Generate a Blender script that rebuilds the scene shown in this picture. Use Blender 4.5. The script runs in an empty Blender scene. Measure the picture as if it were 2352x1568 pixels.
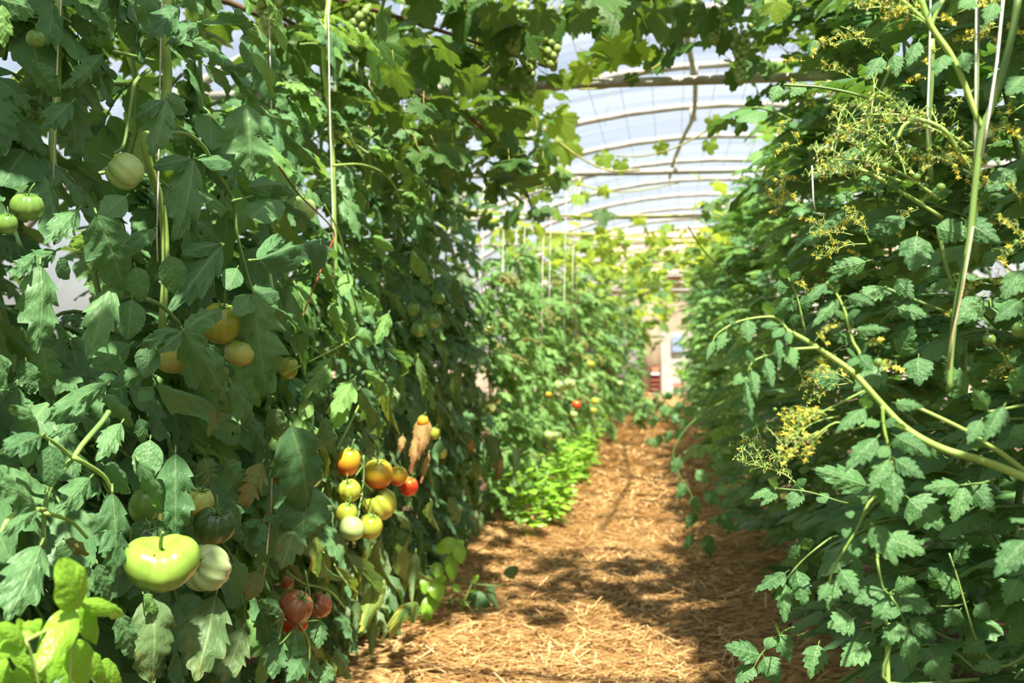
import bpy, math, random
import numpy as np
from mathutils import Vector as V, Matrix as M, noise as mnoise
R = random.Random(11)
PI = math.pi
SC = bpy.context.scene
COL = SC.collection

# ------------------------------------------------------------------ camera, sky, sun, exposure
F, CX, CY = 2600.0, 1176.0, 784.0
CAM = V((0, 0, 1.15))
YAW, PITCH = math.radians(7.97), math.radians(0.35)
cam = bpy.data.cameras.new('camera')
cam.sensor_width = 36.0
cam.lens = F / 2352 * 36
cam.clip_start, cam.clip_end = 0.05, 300
cam.dof.use_dof = True
cam.dof.focus_distance = 1.9
cam.dof.aperture_fstop = 5.8
camo = bpy.data.objects.new('camera', cam)
camo.location = CAM
camo.rotation_euler = (PI / 2 + PITCH, 0, YAW)
COL.objects.link(camo)
SC.camera = camo
CROT = camo.rotation_euler.to_matrix()

SUN_EL, SUN_AZ = math.radians(61), math.radians(19)      # azimuth: to the right of straight behind the camera
w = bpy.data.worlds.new('sky')
SC.world = w
w.use_nodes = True
nt_ = w.node_tree
bg = nt_.nodes['Background']
sky = nt_.nodes.new('ShaderNodeTexSky')
sky.sky_type = 'NISHITA'
sky.sun_disc = False
sky.sun_elevation = SUN_EL
sky.sun_rotation = PI - SUN_AZ
sky.dust_density = 3.0
sky.air_density = 1.0
nt_.links.new(sky.outputs[0], bg.inputs[0])
bg.inputs[1].default_value = 0.165
sun = bpy.data.lights.new('sun', 'SUN')
sun.energy = 18.0
sun.angle = math.radians(0.9)
sun.color = (1.0, 0.95, 0.86)
suno = bpy.data.objects.new('sun', sun)
sdir = V((math.cos(SUN_EL) * math.sin(SUN_AZ), -math.cos(SUN_EL) * math.cos(SUN_AZ), math.sin(SUN_EL)))
suno.rotation_euler = sdir.to_track_quat('Z', 'Y').to_euler()
suno.location = (3, -4, 9)
COL.objects.link(suno)
SC.view_settings.view_transform = 'Standard'
SC.view_settings.look = 'None'
SC.view_settings.exposure = -0.06
SC.view_settings.gamma = 1.0
SC.view_settings.use_curve_mapping = False


def ray(px, py):
    return CROT @ V(((px - CX) / F, (CY - py) / F, -1.0))


def at(px, py, Y=None, X=None):
    d = ray(px, py)
    t = Y / d.y if X is None else X / d.x
    return CAM + d * t


def mpp(p):                       # metres per photograph pixel at a point
    return (CROT.transposed() @ (p - CAM)).z * -1.0 / F


# ------------------------------------------------------------------ helpers
def link(name, data, parent=None, mat=None):
    o = bpy.data.objects.new(name, data)
    COL.objects.link(o)
    if parent is not None:
        o.parent = parent
    if mat is not None:
        o.matrix_basis = mat
    return o


def tag(o, label=None, cat=None, group=None, kind=None):
    if label: o['label'] = label
    if cat: o['category'] = cat
    if group: o['group'] = group
    if kind: o['kind'] = kind
    return o


def empty(name, loc=(0, 0, 0)):
    o = bpy.data.objects.new(name, None)
    o.empty_display_size = 0.05
    o.location = loc
    COL.objects.link(o)
    return o


class MB:
    def __init__(s):
        s.v, s.f, s.uv, s.m = [], [], [], []

    def add(s, v, f, uv=None, m=0):
        n = len(s.v)
        s.v += v
        s.f += [tuple(i + n for i in q) for q in f]
        s.uv += uv if uv else [(0.5, 0.5)] * len(v)
        s.m += [m] * len(f)

    def xf(s, geo, mat, m=0):
        v, f, uv = geo
        s.add([tuple(mat @ V(p)) for p in v], f, uv, m)

    def tube(s, pts, r, n=5, m=0, cap=True):
        pts = [V(p) for p in pts]
        k = len(pts)
        rr = r if isinstance(r, (list, tuple)) else [r] * k
        if len(rr) != k:
            rr = [rr[0] + (rr[-1] - rr[0]) * i / (k - 1) for i in range(k)]
        t0 = (pts[1] - pts[0]).normalized()
        a = t0.orthogonal().normalized()
        vs, uv = [], []
        for i in range(k):
            t = (pts[min(i + 1, k - 1)] - pts[max(i - 1, 0)]).normalized()
            a = (a - t * a.dot(t))
            a = a.normalized() if a.length > 1e-6 else t.orthogonal().normalized()
            b = t.cross(a)
            for j in range(n):
                an = 2 * PI * j / n
                vs.append(tuple(pts[i] + (a * math.cos(an) + b * math.sin(an)) * rr[i]))
                uv.append((0.5, i / (k - 1)))
        fs = [(i * n + j, i * n + (j + 1) % n, (i + 1) * n + (j + 1) % n, (i + 1) * n + j) for i in range(k - 1) for j in range(n)]
        if cap:
            fs.append(tuple(range(n - 1, -1, -1)))
            fs.append(tuple(range((k - 1) * n, k * n)))
        s.add(vs, fs, uv, m)

    def box(s, c, d, m=0):
        x, y, z = c
        a, b, e = d[0] / 2, d[1] / 2, d[2] / 2
        vs = [(x + i * a, y + j * b, z + k * e) for i in (-1, 1) for j in (-1, 1) for k in (-1, 1)]
        s.add(vs, [(0, 1, 3, 2), (4, 6, 7, 5), (0, 4, 5, 1), (2, 3, 7, 6), (0, 2, 6, 4), (1, 5, 7, 3)], None, m)

    def mesh(s, name, mats, smooth=True):
        me = bpy.data.meshes.new(name)
        me.from_pydata(s.v, [], s.f)
        for q in (mats if isinstance(mats, (list, tuple)) else [mats]):
            me.materials.append(q)
        ul = me.uv_layers.new(name='UVMap')
        li = np.empty(len(me.loops), dtype=np.int32)
        me.loops.foreach_get('vertex_index', li)
        ul.data.foreach_set('uv', np.asarray(s.uv, dtype=np.float32)[li].ravel())
        me.polygons.foreach_set('material_index', np.asarray(s.m, dtype=np.int32))
        me.polygons.foreach_set('use_smooth', np.full(len(s.f), smooth))
        me.update()
        return me

    def build(s, name, mats, parent=None, mat=None, smooth=True):
        return link(name, s.mesh(name, mats, smooth), parent, mat)


def frame(y, z, p=(0, 0, 0), s=(1, 1, 1)):
    y = V(y).normalized()
    x = y.cross(V(z))
    x = x.normalized() if x.length > 1e-5 else y.orthogonal().normalized()
    z = x.cross(y)
    m = M.Identity(4)
    for i in range(3):
        m[i][0], m[i][1], m[i][2], m[i][3] = x[i] * s[0], y[i] * s[1], z[i] * s[2], p[i]
    return m


def smooth_pts(pts, k=4):
    """Catmull-Rom through the points."""
    P = [V(p) for p in pts]
    P = [P[0] * 2 - P[1]] + P + [P[-1] * 2 - P[-2]]
    out = []
    for i in range(1, len(P) - 2):
        for j in range(k):
            t = j / k
            a, b, c, d = P[i - 1], P[i], P[i + 1], P[i + 2]
            out.append(0.5 * (2 * b + (c - a) * t + (2 * a - 5 * b + 4 * c - d) * t * t + (3 * b - a - 3 * c + d) * t ** 3))
    out.append(P[-2])
    return out


# ------------------------------------------------------------------ materials
class NT:
    def __init__(s, name):
        s.mat = bpy.data.materials.new(name)
        s.mat.use_nodes = True
        s.t = s.mat.node_tree
        s.t.nodes.clear()
        s.out = s.n('ShaderNodeOutputMaterial')

    def n(s, typ, **kw):
        q = s.t.nodes.new(typ)
        for k, v in kw.items():
            setattr(q, k, v)
        return q

    def put(s, sock, v):
        if hasattr(v, 'is_output'):
            s.t.links.new(v, sock)
        else:
            if isinstance(v, (tuple, list)) and len(v) == 3 and sock.type == 'RGBA':
                v = (*v, 1)
            sock.default_value = v

    def math(s, op, a, b=0.0, c=0.0, clamp=False):
        q = s.n('ShaderNodeMath', operation=op, use_clamp=clamp)
        s.put(q.inputs[0], a); s.put(q.inputs[1], b); s.put(q.inputs[2], c)
        return q.outputs[0]

    def ramp(s, v, lo, hi, a=0.0, b=1.0):
        q = s.n('ShaderNodeMapRange', interpolation_type='SMOOTHSTEP')
        s.put(q.inputs[0], v)
        q.inputs[1].default_value, q.inputs[2].default_value, q.inputs[3].default_value, q.inputs[4].default_value = lo, hi, a, b
        return q.outputs[0]

    def mix(s, f, a, b):
        q = s.n('ShaderNodeMix', data_type='RGBA')
        s.put(q.inputs[0], f); s.put(q.inputs[6], a); s.put(q.inputs[7], b)
        return q.outputs[2]

    def noise(s, vec, scale, detail=2.0, rough=0.5):
        q = s.n('ShaderNodeTexNoise')
        if vec is not None:
            s.put(q.inputs['Vector'], vec)
        q.inputs['Scale'].default_value, q.inputs['Detail'].default_value, q.inputs['Roughness'].default_value = scale, detail, rough
        return q.outputs[0]

    def coord(s, k):
        return s.n('ShaderNodeTexCoord').outputs[k]

    def bump(s, h, strength, dist):
        q = s.n('ShaderNodeBump')
        s.put(q.inputs['Height'], h)
        q.inputs['Strength'].default_value, q.inputs['Distance'].default_value = strength, dist
        return q.outputs[0]

    def bsdf(s, col, rough=0.5, spec=0.4, normal=None, **kw):
        q = s.n('ShaderNodeBsdfPrincipled')
        s.put(q.inputs['Base Color'], col)
        s.put(q.inputs['Roughness'], rough)
        s.put(q.inputs['Specular IOR Level'], spec)
        if normal is not None:
            s.put(q.inputs['Normal'], normal)
        for k, v in kw.items():
            s.put(q.inputs[k], v)
        return q.outputs[0]

    def done(s, sh):
        s.t.links.new(sh, s.out.inputs[0])
        return s.mat


def leaf_mat(name, dark, light, vein, trans, tcol, nv=6.0, rough=0.47, spec=0.32, stain=0.0, staincol=(0.25, 0.16, 0.03), quilt=1.0, tk=1.3, veinmix=0.45, under=0.35):
    s = NT(name)
    uv = s.coord('UV')
    sep = s.n('ShaderNodeSeparateXYZ'); s.put(sep.inputs[0], uv)
    u, v = sep.outputs[0], sep.outputs[1]
    side = s.math('MULTIPLY', s.math('ABSOLUTE', s.math('SUBTRACT', u, 0.5)), 2.0)
    warp = s.noise(uv, 6.0, 2.0)
    ph = s.math('ADD', s.math('SUBTRACT', s.math('MULTIPLY', v, nv), s.math('MULTIPLY', side, tk)), s.math('MULTIPLY', warp, 1.3))
    tri = s.math('ABSOLUTE', s.math('SUBTRACT', s.math('FRACT', ph), 0.5))          # 0.5 at a vein
    svein = s.ramp(tri, 0.44, 0.5)
    mid = s.ramp(side, 0.09, 0.02)
    vm = s.math('MAXIMUM', mid, s.math('MULTIPLY', svein, 0.45))
    rnd = s.n('ShaderNodeObjectInfo').outputs['Random']
    nz = s.noise(s.coord('Object'), 3.0, 3.0)
    f = s.math('ADD', s.math('MULTIPLY', rnd, 0.65), s.math('MULTIPLY', s.math('SUBTRACT', nz, 0.3), 0.7), clamp=True)
    col = s.mix(f, dark, light)
    if stain > 0:
        st = s.math('MULTIPLY', s.ramp(s.math('ADD', s.noise(uv, 2.6, 4.0), s.math('MULTIPLY', v, 0.35)), 0.78 - 0.25 * stain, 0.95 - 0.25 * stain), 0.85)
        col = s.mix(st, col, staincol)
    col = s.mix(s.math('MULTIPLY', vm, veinmix), col, vein)
    back = s.n('ShaderNodeNewGeometry').outputs['Backfacing']
    pale = s.mix(0.5, light, (0.36, 0.45, 0.25))
    col2 = s.mix(s.math('MULTIPLY', back, under), col, pale)
    vor = s.n('ShaderNodeTexVoronoi'); s.put(vor.inputs['Vector'], uv); vor.inputs['Scale'].default_value = 13.0
    h = s.math('SUBTRACT', s.math('MULTIPLY', s.math('POWER', s.math('SUBTRACT', 0.5, tri), 0.6), 0.7 * quilt), s.math('ADD', s.math('MULTIPLY', vor.outputs[0], 0.8 * quilt), s.math('MULTIPLY', mid, 0.5)))
    nrm = s.bump(h, 0.55, 0.0022)
    p = s.bsdf(col2, rough, spec, nrm)
    tr = s.n('ShaderNodeBsdfTranslucent')
    s.put(tr.inputs[0], s.mix(0.3, tcol, col))
    s.put(tr.inputs[1], nrm)
    mx = s.n('ShaderNodeMixShader')
    mx.inputs[0].default_value = trans
    s.t.links.new(p, mx.inputs[1]); s.t.links.new(tr.outputs[0], mx.inputs[2])
    return s.done(mx.outputs[0])


def plain(name, c1, c2=None, rough=0.6, spec=0.3, scale=20.0, bump=0.0, coord='Object', detail=3.0, metallic=0.0, rnd=0.0, lo=0.35, hi=0.65):
    s = NT(name)
    col = c1
    if c2 is not None:
        nz = s.noise(s.coord(coord), scale, detail)
        f = s.ramp(nz, lo, hi)
        if rnd:
            f = s.math('ADD', s.math('MULTIPLY', f, 1 - rnd), s.math('MULTIPLY', s.n('ShaderNodeNewGeometry').outputs['Random Per Island'], rnd), clamp=True)
        col = s.mix(f, c1, c2)
    nrm = None
    if bump:
        nrm = s.bump(s.noise(s.coord(coord), scale * 2, 4.0), 0.6, bump)
    return s.done(s.bsdf(col, rough, spec, nrm, Metallic=metallic))


MT = {}
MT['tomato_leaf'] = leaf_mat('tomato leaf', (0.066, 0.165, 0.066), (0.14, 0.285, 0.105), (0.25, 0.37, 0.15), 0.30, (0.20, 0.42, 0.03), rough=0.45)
MT['tired_leaf'] = leaf_mat('tired tomato leaf', (0.075, 0.15, 0.055), (0.15, 0.24, 0.085), (0.30, 0.40, 0.17), 0.26, (0.24, 0.42, 0.05), stain=0.15, staincol=(0.2, 0.21, 0.055), rough=0.55, under=0.6)
MT['mottled_leaf'] = leaf_mat('mottled tomato leaf', (0.085, 0.19, 0.05), (0.30, 0.36, 0.07), (0.06, 0.15, 0.04), 0.3, (0.3, 0.42, 0.04), stain=0.3, staincol=(0.42, 0.38, 0.05))
MT['brown_leaf'] = leaf_mat('dry brown tomato leaf', (0.20, 0.11, 0.03), (0.48, 0.35, 0.13), (0.40, 0.28, 0.12), 0.3, (0.5, 0.35, 0.08), rough=0.7, stain=0.5, staincol=(0.2, 0.055, 0.02))
MT['yellow_leaf'] = leaf_mat('yellowing tomato leaf', (0.12, 0.16, 0.04), (0.22, 0.23, 0.06), (0.16, 0.2, 0.05), 0.3, (0.3, 0.3, 0.04), stain=0.5)
MT['cherry_leaf'] = leaf_mat('cherry tomato leaf', (0.056, 0.155, 0.054), (0.122, 0.268, 0.086), (0.26, 0.40, 0.16), 0.30, (0.22, 0.45, 0.03), rough=0.48)
MT['sunny_leaf'] = leaf_mat('light tomato leaf', (0.115, 0.27, 0.065), (0.235, 0.42, 0.12), (0.30, 0.42, 0.16), 0.4, (0.36, 0.58, 0.07), rough=0.5)  # far-row variety is paler; on other rows the paleness partly stands in for sunlight
MT['basil_leaf'] = leaf_mat('basil leaf', (0.18, 0.42, 0.03), (0.30, 0.55, 0.055), (0.38, 0.6, 0.12), 0.35, (0.42, 0.7, 0.03), nv=5, rough=0.24, spec=0.6, quilt=0.7, tk=2.0, under=0.1)
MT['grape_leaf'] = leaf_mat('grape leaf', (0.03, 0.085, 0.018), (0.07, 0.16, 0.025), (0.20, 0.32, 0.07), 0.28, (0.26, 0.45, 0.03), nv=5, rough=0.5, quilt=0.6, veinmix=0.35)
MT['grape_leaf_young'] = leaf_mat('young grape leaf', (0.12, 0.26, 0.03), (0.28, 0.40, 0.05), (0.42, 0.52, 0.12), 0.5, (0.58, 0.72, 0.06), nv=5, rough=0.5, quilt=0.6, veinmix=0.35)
MT['palm_leaf'] = leaf_mat('bright yucca leaf', (0.16, 0.34, 0.04), (0.3, 0.5, 0.08), (0.35, 0.5, 0.1), 0.3, (0.4, 0.6, 0.05))
MT['stem'] = plain('green stem', (0.11, 0.21, 0.05), (0.18, 0.29, 0.07), 0.5, 0.4, 12)
MT['stem_pale'] = plain('pale green stem', (0.22, 0.36, 0.07), (0.33, 0.47, 0.11), 0.5, 0.4, 15)
MT['cane'] = plain('vine cane', (0.24, 0.22, 0.06), (0.34, 0.36, 0.08), 0.6, 0.3, 6)
MT['bark'] = plain('brown vine bark', (0.09, 0.055, 0.03), (0.18, 0.11, 0.06), 0.8, 0.2, 14, 0.004)
MT['red_cane'] = plain('red brown cane', (0.22, 0.04, 0.03), (0.28, 0.09, 0.04), 0.5, 0.3, 10)
MT['twine'] = plain('white twine', (0.62, 0.58, 0.50), (0.78, 0.75, 0.68), 0.8, 0.2, 90, 0.001)
MT['tan_twine'] = plain('tan twine', (0.42, 0.31, 0.18), (0.55, 0.43, 0.28), 0.8, 0.2, 90, 0.001)
MT['calyx'] = plain('tomato calyx', (0.06, 0.15, 0.03), (0.14, 0.26, 0.06), 0.6, 0.3, 8)
MT['bud'] = plain('flower bud', (0.26, 0.36, 0.08), (0.42, 0.46, 0.13), 0.6, 0.3, 30)
MT['dry_petal'] = plain('dried petal', (0.62, 0.40, 0.20), (0.70, 0.52, 0.28), 0.7, 0.2, 30)
MT['petal'] = plain('yellow petal', (0.90, 0.73, 0.05), (0.95, 0.82, 0.12), 0.5, 0.3, 40)
MT['purple_petal'] = plain('purple petal', (0.30, 0.13, 0.36), (0.50, 0.26, 0.55), 0.5, 0.3, 40)
MT['steel'] = plain('galvanised pipe', (0.30, 0.28, 0.25), (0.42, 0.40, 0.36), 0.5, 0.4, 7)
MT['hose'] = plain('grey green hose', (0.20, 0.21, 0.13), (0.28, 0.28, 0.19), 0.6, 0.3, 7)
MT['wire'] = plain('thin wire', (0.30, 0.31, 0.30), None, 0.5, 0.4)
MT['soil'] = plain('dark garden soil', (0.05, 0.032, 0.018), (0.13, 0.085, 0.045), 0.95, 0.1, 9, 0.02)
MT['sand'] = plain('pale yard gravel', (0.24, 0.17, 0.10), (0.31, 0.23, 0.14), 0.95, 0.1, 14, 0.01)
MT['straw_bed'] = plain('trodden straw', (0.19, 0.105, 0.04), (0.48, 0.295, 0.115), 0.9, 0.15, 26, 0.02, detail=6.0)
MT['plaster'] = plain('cream plaster', (0.29, 0.225, 0.15), (0.37, 0.30, 0.205), 0.9, 0.1, 2.0, 0.01)
MT['plaster_grey'] = plain('pale grey render', (0.33, 0.30, 0.26), (0.39, 0.36, 0.32), 0.9, 0.1, 2.0, 0.01)
MT['roof_tile'] = plain('clay roof tile', (0.36, 0.17, 0.09), (0.50, 0.27, 0.15), 0.9, 0.1, 6)
MT['red_wood'] = plain('dark red painted wood', (0.085, 0.008, 0.01), (0.12, 0.013, 0.016), 0.5, 0.3, 8)
MT['brown_wood'] = plain('brown wood', (0.28, 0.13, 0.06), (0.34, 0.18, 0.09), 0.7, 0.2, 8)
MT['white_paint'] = plain('white paint', (0.6, 0.6, 0.58), None, 0.5, 0.3)
MT['pink'] = plain('faded pink plastic', (0.40, 0.15, 0.12), (0.46, 0.20, 0.165), 0.5, 0.3, 5)
MT['blue_glass'] = plain('blue grey window glass', (0.14, 0.19, 0.28), (0.2, 0.26, 0.36), 0.4, 0.4, 2)


def straw_mat():
    s = NT('straw stalk')
    r = s.n('ShaderNodeNewGeometry').outputs['Random Per Island']
    q = s.n('ShaderNodeValToRGB')
    s.put(q.inputs[0], r)
    e = q.color_ramp.elements
    e[0].position, e[0].color = 0.0, (0.24, 0.125, 0.045, 1)
    e[1].position, e[1].color = 1.0, (0.74, 0.55, 0.28, 1)
    for p, c in ((0.35, (0.44, 0.26, 0.09, 1)), (0.7, (0.58, 0.38, 0.15, 1))):
        k = e.new(p); k.color = c
    return s.done(s.bsdf(q.outputs[0], 0.5, 0.4))


def film_mat():
    s = NT('greenhouse film')
    mp = s.n('ShaderNodeMapping')
    s.put(mp.inputs[0], s.coord('Object'))
    mp.inputs['Scale'].default_value = (0.12, 3.2, 0.12)
    nz = s.noise(mp.outputs[0], 1.6, 3.0)
    f = s.ramp(nz, 0.35, 0.7, 0.08, 0.145)
    tp = s.n('ShaderNodeBsdfTransparent'); tp.inputs[0].default_value = (0.97, 0.955, 0.93, 1)
    tr = s.n('ShaderNodeBsdfTranslucent')
    s.put(tr.inputs[0], s.mix(s.noise(mp.outputs[0], 2.3, 1.0), (0.80, 0.88, 0.98), (0.98, 0.93, 0.84)))
    mx = s.n('ShaderNodeMixShader')
    s.t.links.new(f, mx.inputs[0]); s.t.links.new(tp.outputs[0], mx.inputs[1]); s.t.links.new(tr.outputs[0], mx.inputs[2])
    return s.done(mx.outputs[0])


def fruit_mat(name, top, side, bottom, lo=-0.35, hi=0.45, streak=0.25, rough=0.22, top_lo=0.15, top_hi=0.5, fleck=None):
    """Skin colours that belong to the fruit: shoulder, flank and blossom end, along the fruit's own axis."""
    s = NT(name)
    oc = s.coord('Object')
    sep = s.n('ShaderNodeSeparateXYZ'); s.put(sep.inputs[0], oc)
    z = s.math('ADD', sep.outputs[2], s.math('MULTIPLY', s.math('SUBTRACT', s.noise(oc, 2.2, 2.0), 0.5), 0.55))
    mp = s.n('ShaderNodeMapping'); s.put(mp.inputs[0], oc); mp.inputs['Scale'].default_value = (9, 9, 1.2)
    st = s.noise(mp.outputs[0], 1.5, 3.0)
    c = s.mix(s.ramp(z, lo, hi), bottom, side)
    c = s.mix(s.math('MULTIPLY', s.ramp(z, top_lo, top_hi), 0.9), c, top)
    c = s.mix(s.math('MULTIPLY', s.ramp(st, 0.45, 0.7), streak), c, top)
    if fleck:
        c = s.mix(s.math('MULTIPLY', s.ramp(s.noise(oc, 2.7, 2.0), 0.5, 0.66), 0.85), c, fleck)
    return s.done(s.bsdf(c, rough, 0.5, None, **{'Subsurface Weight': 0.12, 'Subsurface Radius': (0.3, 0.25, 0.08), 'Subsurface Scale': 0.03}))


MT['straw'] = straw_mat()
MT['film'] = film_mat()
FM = {
    'lime': fruit_mat('lime green tomato skin', (0.14, 0.30, 0.03), (0.23, 0.37, 0.055), (0.30, 0.37, 0.085), -0.5, 0.1, 0.45),
    'white': fruit_mat('whitish green tomato skin', (0.26, 0.42, 0.13), (0.42, 0.54, 0.24), (0.52, 0.48, 0.26), -0.4, 0.1, 0.4),
    'green': fruit_mat('green tomato skin', (0.07, 0.17, 0.03), (0.15, 0.27, 0.05), (0.26, 0.34, 0.09), -0.45, 0.1),
    'deep': fruit_mat('green shouldered tomato skin', (0.025, 0.075, 0.02), (0.06, 0.13, 0.03), (0.32, 0.29, 0.08), -0.35, 0.0, top_lo=0.0),
    'pale': fruit_mat('pale green tomato skin', (0.21, 0.37, 0.10), (0.36, 0.50, 0.17), (0.42, 0.52, 0.19), -0.4, 0.1),
    'yellow': fruit_mat('yellow green tomato skin', (0.19, 0.30, 0.025), (0.36, 0.38, 0.045), (0.42, 0.36, 0.06), -0.5, 0.2),
    'cream': fruit_mat('creamy yellow tomato skin', (0.22, 0.36, 0.06), (0.46, 0.48, 0.13), (0.58, 0.40, 0.13), -0.45, 0.1),
    'turning': fruit_mat('yellow tomato skin turning red', (0.38, 0.38, 0.03), (0.56, 0.34, 0.025), (0.60, 0.06, 0.012), -0.34, 0.22, 0.2, top_lo=0.2, top_hi=0.5, fleck=None),
    'red': fruit_mat('red tomato skin', (0.66, 0.28, 0.03), (0.70, 0.055, 0.015), (0.66, 0.03, 0.012), -0.3, 0.1, 0.05, top_lo=0.22, top_hi=0.5),
    'plum': fruit_mat('brownish red tomato skin', (0.26, 0.16, 0.055), (0.32, 0.10, 0.045), (0.36, 0.065, 0.03), -0.3, 0.2, 0.45, top_lo=0.15, top_hi=0.5),
}
MT['grape'] = fruit_mat('green grape skin', (0.16, 0.27, 0.05), (0.22, 0.33, 0.07), (0.26, 0.34, 0.09), rough=0.35)

# ------------------------------------------------------------------ leaf shapes
def leaflet_geo(seed, asp=0.5, lobes=5, dep=0.25, bend=0.7, fold=0.12, roll=0.0, wav=0.03, quilt=0.012, nt=28, m=5, pw=0.72, sh=0.8, twist=0.0, vee=0.4):
    """A leaf blade from (0,0,0) to (0,1,0), widest at x = +-0.5, upper side towards +z."""
    r = random.Random(seed)
    cl, p, = [], V((0, 0))
    for i in range(nt + 1):
        cl.append(V(p))
        th = bend * (0.5 - (i + 0.5) / nt)
        p = p + V((math.cos(th), math.sin(th))) / nt
    L = cl[-1].length
    ca, sa = cl[-1].x / L, cl[-1].y / L
    cl = [V(((q.x * ca + q.y * sa) / L, (-q.x * sa + q.y * ca) / L)) for q in cl]
    phs = (r.random(), r.random())
    sizes = [[r.uniform(0.6, 1.25) for _ in range(lobes + 3)] for _ in range(2)]
    wp = [r.uniform(0, 6.28) for _ in range(4)]
    W = []
    for i in range(nt + 1):
        t = i / nt
        base = max(0.0, math.sin(PI * min(1, t ** pw))) ** sh
        row = []
        for sd in (0, 1):
            q = t * lobes + phs[sd]
            s = q % 1.0
            d = dep * sizes[sd][int(q)] * min(1, t * 3.5)
            row.append((base * (1 - d * (1 - s) ** 1.2), s * d))
        W.append(row)
    mx = max(max(a[0][0], a[1][0]) for a in W)
    v, uv, f = [], [], []
    for i in range(nt + 1):
        t = i / nt
        th = bend * (0.5 - t)
        c, nrm = cl[i], V((-math.sin(th) * ca + 0, math.cos(th)))
        tw = twist * (t - 0.3)
        for j in range(-m, m + 1):
            u = j / m
            sd = 0 if u < 0 else 1
            wd, pull = W[i][sd]
            hw = 0.5 * asp * wd / mx
            a = abs(u)
            x = u * hw
            y_in = a * hw * vee * (1 - 0.8 * t) + pull * 0.05 * a
            z = -a * hw * fold * 2
            if roll:
                an = u * roll * min(1, 0.3 + 1.2 * t)
                x = math.sin(an) * hw / (abs(roll) * min(1, 0.3 + 1.2 * t))
                z -= (1 - math.cos(an)) * hw / (abs(roll) * min(1, 0.3 + 1.2 * t)) * (1 if roll > 0 else -1)
            z += wav * a * a * math.sin(6.28 * t * 2.3 + wp[sd]) * min(1, 4 * t)
            z += quilt * (0.45 * math.cos(6.28 * (t * 6 - a * 1.1) + wp[sd]) + 1.3 * mnoise.noise(V((u * 4 + seed, t * 9, wp[2])))) * math.sin(PI * min(1, a * 1.05)) * min(1, 4 * t) * 1.2
            if tw:
                x, z = x * math.cos(tw) - z * math.sin(tw), x * math.sin(tw) + z * math.cos(tw)
            v.append((x / asp, c.x + y_in * (1 if t < 1 else 0), c.y + z))
            uv.append((u * 0.5 + 0.5, t))
    n = 2 * m + 1
    for i in range(nt):
        for j in range(n - 1):
            f.append((i * n + j, i * n + j + 1, (i + 1) * n + j + 1, (i + 1) * n + j))
    return v, f, uv


def grape_geo(seed, na=44, nr=3, cup=0.18):
    """Palmate five-lobed blade; petiole joins at (0,0,0), middle lobe reaches (0,1,0)."""
    r = random.Random(seed)
    ax = [(0, 1.0), (0.95, 0.86), (-0.95, 0.86), (1.9, 0.66), (-1.9, 0.66)]
    ax = [(a + r.uniform(-0.06, 0.06), l * r.uniform(0.93, 1.06)) for a, l in ax]
    v, uv, f = [(0, 0, 0)], [(0.5, 0.0)], []
    A = 2.72
    for k in range(na + 1):
        ph = -A + 2 * A * k / na
        a0, l0 = min(ax, key=lambda q: abs(q[0] - ph))
        dv = (ph - a0) / 0.48
        rad = l0 * (1 - 0.30 * min(1, abs(dv)) ** 1.8)
        rad *= 1 - (0.12 if k % 2 else 0.0) * (1 if k not in (0, na) else 0)
        if abs(ph) > 2.35:
            rad = min(rad, 0.45)
        for i in range(1, nr + 1):
            q = i / nr
            x, y = math.sin(ph) * rad * q, math.cos(ph) * rad * q
            z = -cup * (q * rad) ** 2 + 0.05 * math.sin(ph * 5 + seed) * q * q - 0.05 * q * (1 - abs(min(1, dv) if dv > 0 else max(-1, dv)))
            v.append((x, y, z))
            uv.append((0.5 + 0.5 * max(-1, min(1, dv)), q * 0.95 + 0.05))
    for k in range(na):
        a, b = 1 + k * nr, 1 + (k + 1) * nr
        f.append((0, b, a))
        for i in range(nr - 1):
            f.append((a + i, b + i, b + i + 1, a + i + 1))
    return v, f, uv


KIND = {  # blade families
    'beef': dict(asp=0.58, lobes=5, dep=0.40, bend=0.75, fold=0.16, wav=0.05, quilt=0.028),
    'cut': dict(asp=0.60, lobes=5, dep=0.52, bend=0.6, fold=0.14, wav=0.05, quilt=0.028),
    'round': dict(asp=0.72, lobes=5, dep=0.10, bend=0.5, fold=0.10, wav=0.02, quilt=0.008, pw=0.62, sh=0.65),
    'rolled': dict(asp=0.42, lobes=5, dep=0.2, bend=0.9, fold=0.0, roll=-2.0, wav=0.03, quilt=0.015, twist=0.7),
    'curl': dict(asp=0.55, lobes=6, dep=0.25, bend=1.2, fold=0.0, roll=1.1, wav=0.07, quilt=0.02, twist=0.4),
    'cherry': dict(asp=0.60, lobes=5, dep=0.36, bend=0.6, fold=0.2, wav=0.035, quilt=0.018, pw=0.52, sh=0.9),
    'basil': dict(asp=0.60, lobes=3, dep=0.0, bend=0.75, fold=-0.03, roll=0.8, wav=0.02, quilt=0.009, pw=0.68, sh=0.66),
}
GEO, LM = {}, {}


def geo(kind, var, lod=0):
    k = (kind, var, lod)
    if k not in GEO:
        p = dict(KIND[kind])
        if lod == 1: p.update(nt=12, m=2)
        if lod == 2: p.update(nt=7, m=1)
        GEO[k] = leaflet_geo(hash((kind == 'beef', len(kind), var * 7)) % 9999 + var * 13 + len(kind), **p)
    return GEO[k]


def leaf_mesh(kind, var, mat):
    k = (kind, var, mat)
    if k not in LM:
        b = MB(); b.add(*geo(kind, var))
        LM[k] = b.mesh('leaflet', MT[mat])
    return LM[k]


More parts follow.
